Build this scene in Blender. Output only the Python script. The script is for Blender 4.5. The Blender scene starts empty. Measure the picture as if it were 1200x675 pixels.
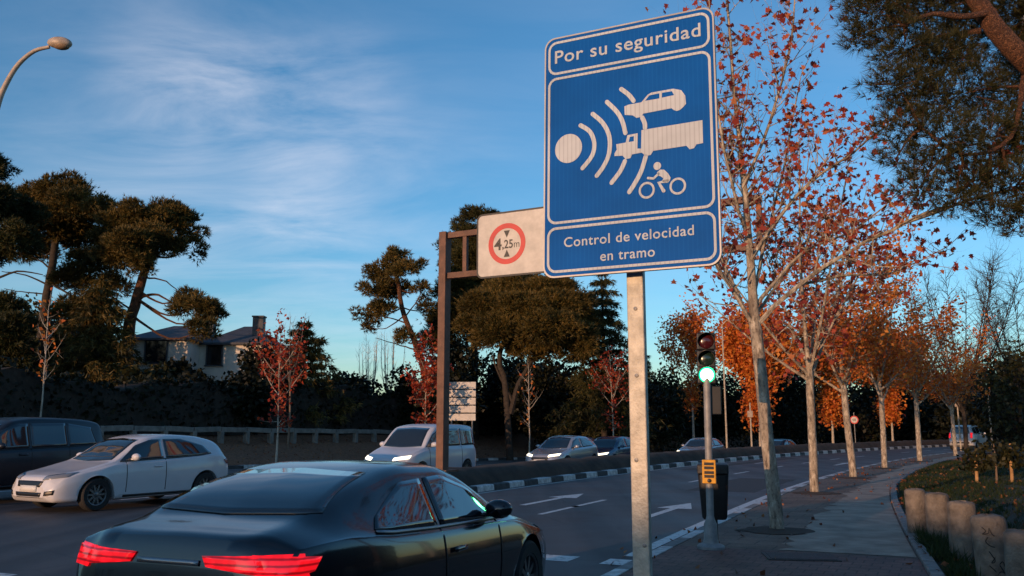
import bpy, math, random
import numpy as np
from mathutils import Vector, Matrix
from mathutils.bvhtree import BVHTree

R = math.radians
C = bpy.context.scene.collection
scn = bpy.context.scene

# ---------------------------------------------------------------- camera
CAM_H, FPX, PITCH = 1.6, 1000.0, R(9.34)
cam_d = bpy.data.cameras.new('camera')
cam_d.sensor_width = 36.0
cam_d.lens = 30.0
cam_d.clip_start = 0.05
cam_d.clip_end = 6000
cam = bpy.data.objects.new('camera', cam_d)
cam.location = (0, 0, CAM_H)
cam.rotation_euler = (R(90) + PITCH, 0, 0)
C.objects.link(cam)
scn.camera = cam

# ---------------------------------------------------------------- light
SUN_EL = R(5.0)
SUN_H = Vector((-0.60, -0.80, 0)).normalized()          # compass direction towards the sun
SUN_DIR = Vector((SUN_H.x * math.cos(SUN_EL), SUN_H.y * math.cos(SUN_EL), math.sin(SUN_EL)))
sun_d = bpy.data.lights.new('sun', 'SUN')
sun_d.energy = 2.3
sun_d.angle = R(0.5)
sun_d.color = (1.0, 0.57, 0.32)
sun = bpy.data.objects.new('sun', sun_d)
sun.rotation_euler = SUN_DIR.to_track_quat('Z', 'Y').to_euler()
sun.location = (0, 0, 60)
C.objects.link(sun)

SKY_STRENGTH = 0.15
scn.view_settings.view_transform = 'Standard'
scn.view_settings.look = 'None'
scn.view_settings.exposure = 0.75
scn.view_settings.gamma = 1.0
scn.view_settings.use_curve_mapping = False


class NT:
    """Small node-tree writer."""
    def __init__(s, tree):
        s.t = tree
        s.t.nodes.clear()

    def n(s, typ, ins=None, **props):
        nd = s.t.nodes.new(typ)
        for k, v in props.items():
            setattr(nd, k, v)
        for k, v in (ins or {}).items():
            sk = nd.inputs[k]
            if isinstance(v, tuple) and len(v) == 2 and hasattr(v[0], 'outputs'):
                s.t.links.new(v[0].outputs[v[1]], sk)
            else:
                sk.default_value = v
        return nd

    def math(s, op, a, b=0.0, clamp=False):
        return (s.n('ShaderNodeMath', {0: a, 1: b}, operation=op, use_clamp=clamp), 0)

    def ramp(s, fac, stops, interp='LINEAR'):
        nd = s.n('ShaderNodeValToRGB', {0: fac})
        cr = nd.color_ramp
        cr.interpolation = interp
        while len(cr.elements) < len(stops):
            cr.elements.new(0.5)
        for e, (p, c) in zip(cr.elements, stops):
            e.position = p
            e.color = (*c, 1) if len(c) == 3 else c
        return (nd, 0)

    def mix(s, fac, a, b, blend='MIX'):
        nd = s.n('ShaderNodeMix', data_type='RGBA', blend_type=blend)
        for idx, v in ((0, fac), (6, a), (7, b)):
            sk = nd.inputs[idx]
            if isinstance(v, tuple) and len(v) == 2 and hasattr(v[0], 'outputs'):
                s.t.links.new(v[0].outputs[v[1]], sk)
            else:
                sk.default_value = v if not isinstance(v, tuple) or len(v) == 4 else (*v, 1)
        return (nd, 2)


def ray(px, py):
    a, b = (px - 600) / FPX, (337.5 - py) / FPX
    return Vector((a, math.cos(PITCH) - b * math.sin(PITCH), math.sin(PITCH) + b * math.cos(PITCH)))


wd = bpy.data.worlds.new('World')
scn.world = wd
wd.use_nodes = True
w = NT(wd.node_tree)
sky = w.n('ShaderNodeTexSky', sky_type='NISHITA', sun_disc=False, sun_elevation=SUN_EL,
          sun_rotation=math.atan2(SUN_H.x, SUN_H.y), altitude=650, air_density=1.0, dust_density=0.6, ozone_density=3.0)
tc = w.n('ShaderNodeTexCoord')
sx = w.n('ShaderNodeSeparateXYZ', {0: (tc, 'Generated')})
zz = w.math('ADD', (sx, 2), 0.12)
cx = w.math('DIVIDE', (sx, 0), zz)
cy = w.math('DIVIDE', (sx, 1), zz)
cv = w.n('ShaderNodeCombineXYZ', {0: cx, 1: cy, 2: 0.0})
mp = w.n('ShaderNodeMapping', {0: (cv, 0), 'Rotation': (0, 0, R(10)), 'Scale': (0.8, 1.5, 1)})
n1 = w.n('ShaderNodeTexNoise', {'Vector': (mp, 0), 'Scale': 1.9, 'Detail': 10.0, 'Roughness': 0.60, 'Distortion': 0.5})
n2 = w.n('ShaderNodeTexNoise', {'Vector': (cv, 0), 'Scale': 0.45, 'Detail': 3.0})
m1 = w.ramp((n1, 0), [(0.40, (0, 0, 0)), (0.75, (1, 1, 1))])
m2 = w.ramp((n2, 0), [(0.38, (0, 0, 0)), (0.66, (1, 1, 1))])
mk = w.math('MULTIPLY', m1, m2)
# the brighter wisp in the west and the pale bank under it: soft regions of the sky by direction


def sky_blob(direction, sharp, gain):
    d = Vector(direction).normalized()
    dt = w.n('ShaderNodeVectorMath', {0: (tc, 'Generated'), 1: tuple(d)}, operation='DOT_PRODUCT')
    a = w.math('SUBTRACT', (dt, 'Value'), sharp)
    a = w.math('DIVIDE', a, 1.0 - sharp, True)
    a = w.math('POWER', a, 1.6)
    return w.math('MULTIPLY', a, gain)


wr = w.ramp((n1, 0), [(0.34, (0, 0, 0)), (0.66, (1, 1, 1))])
b1 = w.math('ADD', sky_blob(ray(205, 100), 0.9955, 0.27), sky_blob(ray(300, 105), 0.9955, 0.22))
b1 = w.math('ADD', b1, sky_blob(ray(410, 108), 0.996, 0.16))
b1 = w.math('ADD', b1, sky_blob(ray(360, 235), 0.996, 0.20))
b1 = w.math('MULTIPLY', b1, wr)
b2 = w.math('MULTIPLY', sky_blob((-0.30, 0.92, 0.36), 0.965, 0.07), wr)
b3 = w.math('MULTIPLY', sky_blob((-0.30, 0.95, 0.20), 0.93, 0.17), wr)
mk = w.math('MULTIPLY', mk, 0.11)
for b in (b1, b2, b3):
    mk = w.math('ADD', mk, b, True)
skc = w.n('ShaderNodeHueSaturation', {'Hue': 0.497, 'Saturation': 1.08, 'Value': 1.10, 'Color': (sky, 0)})
skm = w.mix(mk, (skc, 0), (4.0, 3.9, 4.2))
bg = w.n('ShaderNodeBackground', {'Color': skm, 'Strength': SKY_STRENGTH})
w.n('ShaderNodeOutputWorld', {'Surface': (bg, 0)})

# ---------------------------------------------------------------- planning helpers


def at(px, py, Y):
    """the place at forward distance Y that lies in this direction"""
    r = ray(px, py)
    k = Y / r.y
    return Vector((r.x * k, Y, CAM_H + r.z * k))


def heading(s):
    if s < 0:
        return R(max(23.5, 25.9 + 0.15 * s))
    return R(25.9 + 0.28 * min(s, 110))


STEP = 0.5
_S = np.arange(-60, 420, STEP)
_P = np.zeros((len(_S), 2))
_i0 = int(60 / STEP)
_P[_i0] = (-0.86, 22.17)
for i in range(_i0 + 1, len(_S)):
    a = heading(_S[i] - STEP / 2)
    _P[i] = _P[i - 1] + STEP * np.array((math.sin(a), math.cos(a)))
for i in range(_i0 - 1, -1, -1):
    a = heading(_S[i] + STEP / 2)
    _P[i] = _P[i + 1] - STEP * np.array((math.sin(a), math.cos(a)))


def RP(s, t, z=0.0):
    """road coordinates: s along the median kerb, t to its right"""
    x = np.interp(s, _S, _P[:, 0])
    y = np.interp(s, _S, _P[:, 1])
    a = heading(s)
    return Vector((x + t * math.cos(a), y - t * math.sin(a), z))


def ST(x, y):
    d = (_P[:, 0] - x) ** 2 + (_P[:, 1] - y) ** 2
    i = int(np.argmin(d))
    s = float(_S[i])
    a = heading(s)
    dx, dy = x - _P[i, 0], y - _P[i, 1]
    return s + dx * math.sin(a) + dy * math.cos(a), dx * math.cos(a) - dy * math.sin(a)


def s_at_px(px, t, lo=-25, hi=200):
    """how far along the road the line at offset t passes in this direction"""
    best = None
    for k in range(int((hi - lo) * 4)):
        s = lo + k * 0.25
        p = RP(s, t)
        if p.y < 1:
            continue
        dep = p.y * math.cos(PITCH) + (0.6 - CAM_H) * math.sin(PITCH)
        e = abs(600 + FPX * p.x / dep - px)
        if best is None or e < best[0]:
            best = (e, s)
    return best[1]


ROAD_W = 7.15
T_FAR = -16.0


def zo(s):
    """height of the far carriageway"""
    return -min(0.9, max(0.0, 0.015 * (s - 3)))


_BANK = [(-400, 9.0), (-200, 8.0), (-80, 6.0), (-45, 4.4), (-30, 2.6), (-24, 1.7), (-20.5, 0.9), (-18, 0.45), (T_FAR - 0.4, 0.13)]


def zland(s, t):
    if t < T_FAR - 0.4:
        xs, ys = zip(*_BANK)
        return float(np.interp(t, xs, ys)) + zo(s) * max(0, 1 - (T_FAR - t) / 30)
    if t < -1.9:
        return zo(s)
    if t <= ROAD_W:
        return 0.0
    return 0.12 + 0.02 * min(10, max(0, t - 11))


def ground_z(x, y):
    return zland(*ST(x, y))


# ---------------------------------------------------------------- mesh helpers
class MB:
    def __init__(s):
        s.v, s.f = [], []

    def add(s, v, f):
        o = len(s.v)
        s.v += [tuple(p) for p in v]
        s.f += [tuple(i + o for i in q) for q in f]
        return s

    def box(s, c, size, m=None):
        x, y, z = (q / 2 for q in size)
        pts = [Vector((a * x, b * y, d * z)) for a in (-1, 1) for b in (-1, 1) for d in (-1, 1)]
        if m is not None:
            pts = [m @ p for p in pts]
        c = Vector(c)
        return s.add([p + c for p in pts], [(0, 1, 3, 2), (4, 6, 7, 5), (0, 4, 5, 1), (2, 3, 7, 6), (0, 2, 6, 4), (1, 5, 7, 3)])

    def bar(s, p, q, wd_, ht):
        p, q = Vector(p), Vector(q)
        d = (q - p)
        L = d.length
        x = d.normalized()
        up = Vector((0, 0, 1)) if abs(x.z) < 0.95 else Vector((1, 0, 0))
        y = up.cross(x).normalized()
        z = x.cross(y)
        m = Matrix((x, y, z)).transposed()
        return s.box((p + q) / 2, (L, wd_, ht), m)

    def tube(s, pts, rad, n=8, cap=True):
        pts = [Vector(p) for p in pts]
        if not hasattr(rad, '__len__'):
            rad = [rad] * len(pts)
        V, F = [], []
        prev = None
        for i, p in enumerate(pts):
            d = (pts[min(i + 1, len(pts) - 1)] - pts[max(i - 1, 0)])
            if d.length < 1e-9:
                d = Vector((0, 0, 1))
            d.normalize()
            if prev is None:
                a = d.orthogonal().normalized()
            else:
                a = prev - d * prev.dot(d)
                if a.length < 1e-6:
                    a = d.orthogonal()
                a.normalize()
            prev = a
            b = d.cross(a)
            for k in range(n):
                t = 2 * math.pi * k / n
                V.append(p + (a * math.cos(t) + b * math.sin(t)) * rad[i])
        for i in range(len(pts) - 1):
            for k in range(n):
                k2 = (k + 1) % n
                F.append((i * n + k, i * n + k2, (i + 1) * n + k2, (i + 1) * n + k))
        if cap:
            F.append(tuple(reversed(range(n))))
            F.append(tuple((len(pts) - 1) * n + k for k in range(n)))
        return s.add(V, F)

    def lathe(s, prof, n=24, c=(0, 0, 0), m=None, cap=True):
        """profile of (radius, height) turned about local z"""
        c = Vector(c)
        V, F = [], []
        for r, z in prof:
            for k in range(n):
                t = 2 * math.pi * k / n
                p = Vector((r * math.cos(t), r * math.sin(t), z))
                if m is not None:
                    p = m @ p
                V.append(p + c)
        for i in range(len(prof) - 1):
            for k in range(n):
                k2 = (k + 1) % n
                F.append((i * n + k, i * n + k2, (i + 1) * n + k2, (i + 1) * n + k))
        if cap and prof[0][0] > 1e-4:
            F.append(tuple(reversed(range(n))))
        if cap and prof[-1][0] > 1e-4:
            F.append(tuple((len(prof) - 1) * n + k for k in range(n)))
        return s.add(V, F)

    def prism(s, poly, n0, n1, fr=None):
        """polygon of (u, v) pushed from n0 to n1; fr maps (u, v, n) to a place"""
        fr = fr or (lambda u, v, q: Vector((u, v, q)))
        k = len(poly)
        V = [fr(u, v, n0) for u, v in poly] + [fr(u, v, n1) for u, v in poly]
        F = [tuple(reversed(range(k))), tuple(range(k, 2 * k))]
        F += [(i, (i + 1) % k, k + (i + 1) % k, k + i) for i in range(k)]
        return s.add(V, F)

    def grid(s, rows):
        """rows of points, all rows the same length"""
        nr, nc = len(rows), len(rows[0])
        V = [p for r in rows for p in r]
        F = [(i * nc + j, i * nc + j + 1, (i + 1) * nc + j + 1, (i + 1) * nc + j) for i in range(nr - 1) for j in range(nc - 1)]
        return s.add(V, F)

    def build(s, name, mat, parent=None, smooth=None, bevel=0.0, fix=True):
        me = bpy.data.meshes.new(name)
        me.from_pydata(s.v, [], s.f)
        if fix:
            import bmesh
            bm = bmesh.new()
            bm.from_mesh(me)
            bmesh.ops.recalc_face_normals(bm, faces=bm.faces)
            bm.to_mesh(me)
            bm.free()
        me.materials.append(mat)
        o = bpy.data.objects.new(name, me)
        C.objects.link(o)
        if parent:
            o.parent = parent
        if smooth is not None:
            me.polygons.foreach_set('use_smooth', [True] * len(me.polygons))
            me.set_sharp_from_angle(angle=R(smooth))
        if bevel:
            b = o.modifiers.new('bevel', 'BEVEL')
            b.width = bevel
            b.segments = 2
            b.limit_method = 'ANGLE'
            b.angle_limit = R(40)
        return o


def np_mesh(name, V, k, mat, parent=None):
    """many separate small faces of k corners each"""
    V = np.asarray(V, dtype=np.float32).reshape(-1, 3)
    n = len(V) // k
    me = bpy.data.meshes.new(name)
    me.vertices.add(n * k)
    me.vertices.foreach_set('co', V[:n * k].ravel())
    me.loops.add(n * k)
    me.loops.foreach_set('vertex_index', np.arange(n * k, dtype=np.int32))
    me.polygons.add(n)
    me.polygons.foreach_set('loop_start', np.arange(0, n * k, k, dtype=np.int32))
    me.update(calc_edges=True)
    me.materials.append(mat)
    o = bpy.data.objects.new(name, me)
    C.objects.link(o)
    if parent:
        o.parent = parent
    return o


def thing(name, label, cat, loc=(0, 0, 0), rotz=0.0, group=None, tilt=(0, 0)):
    o = bpy.data.objects.new(name, None)
    o.empty_display_size = 0.2
    C.objects.link(o)
    o.location = loc
    o.rotation_euler = (tilt[0], tilt[1], rotz)
    return tag(o, label, cat, group)


def tag(o, label, cat, group=None, kind=None):
    if label:
        o['label'] = label
    if cat:
        o['category'] = cat
    if group:
        o['group'] = group
    if kind:
        o['kind'] = kind
    return o


def structure(o):
    o['kind'] = 'structure'
    return o


# ---------------------------------------------------------------- materials
M = {}


def mat(name, col, rough=0.6, metal=0.0, var=0.0, vscale=4.0, bump=0.0, bscale=30.0, col2=None, spec=0.5, coat=0.0,
        island=0.0, emit=None, estr=0.0, coord='Object', stretch=(1, 1, 1), detail=6.0):
    m = bpy.data.materials.new(name)
    m.use_nodes = True
    t = NT(m.node_tree)
    tc_ = t.n('ShaderNodeTexCoord')
    mp_ = t.n('ShaderNodeMapping', {0: (tc_, coord), 'Scale': stretch})
    c = (*col, 1)
    if var or col2:
        nz = t.n('ShaderNodeTexNoise', {'Vector': (mp_, 0), 'Scale': vscale, 'Detail': detail, 'Roughness': 0.6})
        lo = tuple(q * (1 - var) for q in col)
        hi = col2 if col2 else tuple(min(1, q * (1 + var)) for q in col)
        c = t.ramp((nz, 0), [(0.32, lo), (0.68, hi)])
    if island:
        g = t.n('ShaderNodeNewGeometry')
        v = t.math('MULTIPLY_ADD', (g, 'Random Per Island'), island * 2)
        v[0].inputs[2].default_value = 1 - island
        hs = t.n('ShaderNodeHueSaturation', {'Value': v, 'Color': c})
        c = (hs, 0)
    ins = {'Base Color': c, 'Roughness': rough, 'Metallic': metal, 'Specular IOR Level': spec, 'Coat Weight': coat}
    if coat:
        ins['Coat Roughness'] = 0.04
    if emit:
        ins['Emission Color'] = (*emit, 1)
        ins['Emission Strength'] = estr
    if bump:
        nb = t.n('ShaderNodeTexNoise', {'Vector': (mp_, 0), 'Scale': bscale, 'Detail': 5.0})
        bp = t.n('ShaderNodeBump', {'Height': (nb, 0), 'Strength': bump, 'Distance': 0.02})
        ins['Normal'] = (bp, 0)
    p = t.n('ShaderNodeBsdfPrincipled', ins)
    t.n('ShaderNodeOutputMaterial', {'Surface': (p, 0)})
    M[name] = m
    return m


def leaf_mat(name, stops, transl=0.3, rough=0.55, clump=None):
    """leaves: colour by leaf, some light let through; clump adds slow light and dark growth"""
    m = bpy.data.materials.new(name)
    m.use_nodes = True
    t = NT(m.node_tree)
    g = t.n('ShaderNodeNewGeometry')
    c = t.ramp((g, 'Random Per Island'), stops)
    if clump:
        tc_ = t.n('ShaderNodeTexCoord')
        nz = t.n('ShaderNodeTexNoise', {'Vector': (tc_, 'Object'), 'Scale': clump, 'Detail': 2.0})
        f = t.ramp((nz, 0), [(0.35, (0.6, 0.62, 0.6)), (0.65, (1.35, 1.25, 1.1))])
        c = t.mix(1.0, c, f, 'MULTIPLY')
    p = t.n('ShaderNodeBsdfPrincipled', {'Base Color': c, 'Roughness': rough, 'Specular IOR Level': 0.25})
    tr = t.n('ShaderNodeBsdfTranslucent', {'Color': c})
    mx = t.n('ShaderNodeMixShader', {0: transl, 1: (p, 0), 2: (tr, 0)})
    t.n('ShaderNodeOutputMaterial', {'Surface': (mx, 0)})
    M[name] = m
    return m


def asphalt_mat():
    m = bpy.data.materials.new('asphalt')
    m.use_nodes = True
    t = NT(m.node_tree)
    tc_ = t.n('ShaderNodeTexCoord')
    fine = t.n('ShaderNodeTexNoise', {'Vector': (tc_, 'Object'), 'Scale': 60.0, 'Detail': 6.0, 'Roughness': 0.7})
    big = t.n('ShaderNodeTexNoise', {'Vector': (tc_, 'Object'), 'Scale': 0.5, 'Detail': 5.0, 'Roughness': 0.6})
    mpx = t.n('ShaderNodeMapping', {0: (tc_, 'Object'), 'Rotation': (0, 0, R(27)), 'Scale': (1.2, 0.06, 1)})
    trk = t.n('ShaderNodeTexNoise', {'Vector': (mpx, 0), 'Scale': 1.0, 'Detail': 3.0})
    c1 = t.ramp((fine, 0), [(0.3, (0.040, 0.037, 0.037)), (0.72, (0.112, 0.102, 0.098))])
    c2 = t.ramp((big, 0), [(0.3, (0.75, 0.75, 0.78)), (0.7, (1.2, 1.17, 1.15))])
    c3 = t.ramp((trk, 0), [(0.36, (0.55, 0.55, 0.56)), (0.62, (1.2, 1.18, 1.15))])
    c = t.mix(1.0, c1, c2, 'MULTIPLY')
    c = t.mix(1.0, c, c3, 'MULTIPLY')
    vo = t.n('ShaderNodeTexVoronoi', {'Vector': (tc_, 'Object'), 'Scale': 0.35}, feature='DISTANCE_TO_EDGE')
    wob = t.n('ShaderNodeTexNoise', {'Vector': (tc_, 'Object'), 'Scale': 2.0, 'Detail': 4.0})
    cr = t.math('ADD', (vo, 0), t.math('MULTIPLY', (wob, 0), 0.02))
    cr = t.ramp(cr, [(0.010, (0.45, 0.45, 0.45)), (0.018, (1, 1, 1))])
    c = t.mix(0.7, c, cr, 'MULTIPLY')
    bp = t.n('ShaderNodeBump', {'Height': (fine, 0), 'Strength': 0.35, 'Distance': 0.01})
    rg = t.ramp((big, 0), [(0.3, (0.5, 0.5, 0.5)), (0.7, (0.72, 0.72, 0.72))])
    p = t.n('ShaderNodeBsdfPrincipled', {'Base Color': c, 'Roughness': rg, 'Normal': (bp, 0), 'Specular IOR Level': 0.45})
    t.n('ShaderNodeOutputMaterial', {'Surface': (p, 0)})
    M['asphalt'] = m


def paint_mat():
    """worn road paint: asphalt shows through"""
    m = bpy.data.materials.new('road_paint')
    m.use_nodes = True
    t = NT(m.node_tree)
    tc_ = t.n('ShaderNodeTexCoord')
    n = t.n('ShaderNodeTexNoise', {'Vector': (tc_, 'Object'), 'Scale': 9.0, 'Detail': 9.0, 'Roughness': 0.75})
    c = t.ramp((n, 0), [(0.34, (0.10, 0.10, 0.10)), (0.47, (0.62, 0.62, 0.60)), (0.8, (0.78, 0.78, 0.76))])
    p = t.n('ShaderNodeBsdfPrincipled', {'Base Color': c, 'Roughness': 0.6})
    t.n('ShaderNodeOutputMaterial', {'Surface': (p, 0)})
    M['road_paint'] = m


def pavement_mat(name, ca, cb, joint, size=(0.4, 0.4), rot=27):
    m = bpy.data.materials.new(name)
    m.use_nodes = True
    t = NT(m.node_tree)
    tc_ = t.n('ShaderNodeTexCoord')
    mp_ = t.n('ShaderNodeMapping', {0: (tc_, 'Object'), 'Rotation': (0, 0, R(rot))})
    br = t.n('ShaderNodeTexBrick', {'Vector': (mp_, 0), 'Color1': (*ca, 1), 'Color2': (*cb, 1), 'Mortar': (*joint, 1), 'Scale': 1.0,
                                    'Mortar Size': 0.008, 'Brick Width': size[0], 'Row Height': size[1]})
    n = t.n('ShaderNodeTexNoise', {'Vector': (tc_, 'Object'), 'Scale': 1.1, 'Detail': 8.0, 'Roughness': 0.68})
    f = t.ramp((n, 0), [(0.33, (0.45, 0.43, 0.42)), (0.66, (1.25, 1.2, 1.15))])
    c = t.mix(1.0, (br, 0), f, 'MULTIPLY')
    n2 = t.n('ShaderNodeTexNoise', {'Vector': (tc_, 'Object'), 'Scale': 45.0, 'Detail': 4.0})
    c = t.mix(0.5, c, t.ramp((n2, 0), [(0.35, (0.6, 0.6, 0.6)), (0.65, (1.3, 1.3, 1.3))]), 'MULTIPLY')
    h = t.math('ADD', (br, 'Fac'), t.math('MULTIPLY', (n2, 0), -0.8))
    bp = t.n('ShaderNodeBump', {'Height': h, 'Strength': 0.5, 'Distance': -0.01})
    p = t.n('ShaderNodeBsdfPrincipled', {'Base Color': c, 'Roughness': 0.75, 'Normal': (bp, 0)})
    t.n('ShaderNodeOutputMaterial', {'Surface': (p, 0)})
    M[name] = m


def striped_mat(name, col, dark, scale=1.0, rough=0.35):
    """sign sheeting with its faint upright bars"""
    m = bpy.data.materials.new(name)
    m.use_nodes = True
    t = NT(m.node_tree)
    tc_ = t.n('ShaderNodeTexCoord')
    wv = t.n('ShaderNodeTexWave', {'Vector': (tc_, 'Object'), 'Scale': scale, 'Distortion': 0.0}, bands_direction='X')
    nz = t.n('ShaderNodeTexNoise', {'Vector': (tc_, 'Object'), 'Scale': 5.0, 'Detail': 6.0})
    c = t.ramp((wv, 1), [(0.0, dark), (0.25, col), (1.0, col)])
    f = t.ramp((nz, 0), [(0.3, (0.86, 0.86, 0.86)), (0.7, (1.06, 1.06, 1.06))])
    c = t.mix(1.0, c, f, 'MULTIPLY')
    p = t.n('ShaderNodeBsdfPrincipled', {'Base Color': c, 'Roughness': 0.55, 'Specular IOR Level': 0.06})
    t.n('ShaderNodeOutputMaterial', {'Surface': (p, 0)})
    M[name] = m


def plane_bark():
    """flaking bark: grey brown with paler bare patches and small dark scales"""
    m = bpy.data.materials.new('bark_plane')
    m.use_nodes = True
    t = NT(m.node_tree)
    tc_ = t.n('ShaderNodeTexCoord')
    mp_ = t.n('ShaderNodeMapping', {0: (tc_, 'Object'), 'Scale': (1, 1, 0.45)})
    a = t.n('ShaderNodeTexNoise', {'Vector': (mp_, 0), 'Scale': 11.0, 'Detail': 5.0, 'Roughness': 0.6})
    b = t.n('ShaderNodeTexNoise', {'Vector': (mp_, 0), 'Scale': 26.0, 'Detail': 6.0, 'Roughness': 0.7})
    c = t.ramp((a, 0), [(0.40, (0.16, 0.13, 0.10)), (0.45, (0.28, 0.235, 0.18)), (0.56, (0.33, 0.28, 0.215)), (0.60, (0.48, 0.42, 0.33))])
    f = t.ramp((b, 0), [(0.36, (0.45, 0.42, 0.40)), (0.48, (1, 1, 1)), (0.8, (1.1, 1.1, 1.08))])
    c = t.mix(1.0, c, f, 'MULTIPLY')
    h = t.math('ADD', (a, 0), t.math('MULTIPLY', (b, 0), 0.6))
    bp = t.n('ShaderNodeBump', {'Height': h, 'Strength': 0.8, 'Distance': 0.03})
    p = t.n('ShaderNodeBsdfPrincipled', {'Base Color': c, 'Roughness': 0.85, 'Normal': (bp, 0)})
    t.n('ShaderNodeOutputMaterial', {'Surface': (p, 0)})
    M['bark_plane'] = m


asphalt_mat()
paint_mat()
pavement_mat('pavement', (0.170, 0.112, 0.076), (0.205, 0.140, 0.098), (0.045, 0.035, 0.028), (0.6, 0.4))
pavement_mat('red_pavement', (0.20, 0.095, 0.075), (0.155, 0.08, 0.065), (0.06, 0.035, 0.03), (0.2, 0.2))
mat('concrete_path', (0.32, 0.25, 0.19), 0.8, var=0.35, vscale=2.5, bump=0.4, bscale=40, detail=9)
mat('kerb_white', (0.55, 0.54, 0.52), 0.7, var=0.4, vscale=7, bump=0.4, detail=9)
mat('kerb_dark', (0.05, 0.05, 0.052), 0.8, var=0.5, vscale=7, bump=0.4)
mat('kerb_stone', (0.20, 0.19, 0.18), 0.8, var=0.35, vscale=6, bump=0.5)
mat('earth', (0.055, 0.034, 0.022), 0.95, var=0.5, vscale=1.5, bump=0.9, bscale=18, detail=10)
mat('leafy_earth', (0.19, 0.085, 0.042), 0.95, var=0.55, vscale=9, bump=1.0, bscale=25, detail=10)
mat('land', (0.030, 0.030, 0.014), 0.95, var=0.5, vscale=0.3, bump=0.8, bscale=8, detail=10)
mat('verge', (0.016, 0.024, 0.008), 0.95, var=0.5, vscale=1.2, bump=1.0, bscale=20, col2=(0.032, 0.026, 0.014), detail=10)
mat('galvanised', (0.44, 0.41, 0.34), 0.55, metal=0.2, var=0.28, vscale=14, bump=0.25, bscale=70, detail=10)
mat('grey_steel', (0.20, 0.20, 0.20), 0.45, metal=0.6, var=0.2, vscale=5)
mat('dull_steel', (0.24, 0.24, 0.235), 0.6, metal=0.25, var=0.25, vscale=9, detail=9)
mat('rust_paint', (0.125, 0.062, 0.040), 0.7, var=0.3, vscale=5, bump=0.2, bscale=40, detail=9)
mat('black_plastic', (0.012, 0.012, 0.012), 0.45, var=0.3, vscale=6)
mat('bin_black', (0.015, 0.014, 0.014), 0.5, var=0.4, vscale=5, bump=0.15)
mat('yellow_plastic', (0.62, 0.30, 0.02), 0.5, var=0.2, vscale=12)
mat('lamp_cream', (0.36, 0.29, 0.23), 0.5, var=0.2, vscale=6)
mat('sign_back', (0.30, 0.30, 0.30), 0.5, metal=0.5, var=0.15)
striped_mat('sign_blue', (0.002, 0.088, 0.35), (0.004, 0.100, 0.38), 13.0)
striped_mat('sign_white', (0.49, 0.53, 0.56), (0.39, 0.42, 0.45), 13.0)
mat('plate_white', (0.46, 0.44, 0.41), 0.5, var=0.15, vscale=4, detail=8)
mat('sign_red', (0.45, 0.018, 0.015), 0.45, var=0.12)
mat('sign_black', (0.012, 0.012, 0.012), 0.5)
plane_bark()


def pine_bark():
    """orange plates between dark cracks"""
    m = bpy.data.materials.new('bark_pine')
    m.use_nodes = True
    t = NT(m.node_tree)
    tc_ = t.n('ShaderNodeTexCoord')
    wob = t.n('ShaderNodeTexNoise', {'Vector': (tc_, 'Object'), 'Scale': 7.0, 'Detail': 4.0})
    mv = t.n('ShaderNodeVectorMath', {0: (tc_, 'Object'), 1: (wob, 1)}, operation='ADD')
    mp_ = t.n('ShaderNodeMapping', {0: (mv, 0), 'Scale': (1, 1, 0.5)})
    vo = t.n('ShaderNodeTexVoronoi', {'Vector': (mp_, 0), 'Scale': 13.0}, feature='DISTANCE_TO_EDGE')
    vc = t.n('ShaderNodeTexVoronoi', {'Vector': (mp_, 0), 'Scale': 13.0})
    fn = t.n('ShaderNodeTexNoise', {'Vector': (tc_, 'Object'), 'Scale': 40.0, 'Detail': 6.0})
    c = t.ramp((vc, 1), [(0.1, (0.15, 0.062, 0.032)), (0.5, (0.26, 0.105, 0.048)), (0.9, (0.34, 0.155, 0.075))])
    cr = t.ramp((vo, 0), [(0.02, (0.22, 0.20, 0.19)), (0.12, (1, 1, 1))])
    c = t.mix(1.0, c, cr, 'MULTIPLY')
    c = t.mix(0.7, c, t.ramp((fn, 0), [(0.3, (0.55, 0.55, 0.55)), (0.7, (1.25, 1.25, 1.25))]), 'MULTIPLY')
    h = t.math('ADD', t.math('MULTIPLY', (vo, 0), 2.0, True), t.math('MULTIPLY', (fn, 0), 0.3))
    bp = t.n('ShaderNodeBump', {'Height': h, 'Strength': 1.0, 'Distance': 0.05})
    p = t.n('ShaderNodeBsdfPrincipled', {'Base Color': c, 'Roughness': 0.9, 'Normal': (bp, 0)})
    t.n('ShaderNodeOutputMaterial', {'Surface': (p, 0)})
    M['bark_pine'] = m


pine_bark()
mat('bark_twig', (0.17, 0.12, 0.085), 0.85, var=0.3, vscale=5)
mat('bark_dark', (0.032, 0.024, 0.018), 0.9, var=0.4, vscale=6, bump=0.6)
mat('bark_pale', (0.36, 0.32, 0.26), 0.85, var=0.3, vscale=5)
mat('stone_bollard', (0.165, 0.138, 0.108), 0.85, var=0.45, vscale=7, bump=0.7, bscale=45, detail=10)
mat('graffiti', (0.012, 0.012, 0.013), 0.5)
mat('house_wall', (0.60, 0.56, 0.50), 0.85, var=0.15, vscale=1.0)
mat('slate', (0.050, 0.055, 0.066), 0.7, var=0.3, vscale=2.0, bump=0.4)
mat('dark_window', (0.010, 0.012, 0.015), 0.1)
mat('fence_pale', (0.20, 0.185, 0.165), 0.85, var=0.35, vscale=3, bump=0.4, detail=9)
mat('wood_stake', (0.36, 0.21, 0.09), 0.8, var=0.3, vscale=5)
mat('manhole', (0.035, 0.032, 0.03), 0.6, metal=0.3, var=0.4, vscale=12, bump=0.6, bscale=60)
mat('glass_car', (0.012, 0.016, 0.02), 0.04, spec=0.9, coat=0.5)
mat('tyre', (0.014, 0.014, 0.014), 0.8, var=0.2)
mat('rim', (0.30, 0.30, 0.31), 0.35, metal=0.9)
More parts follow.
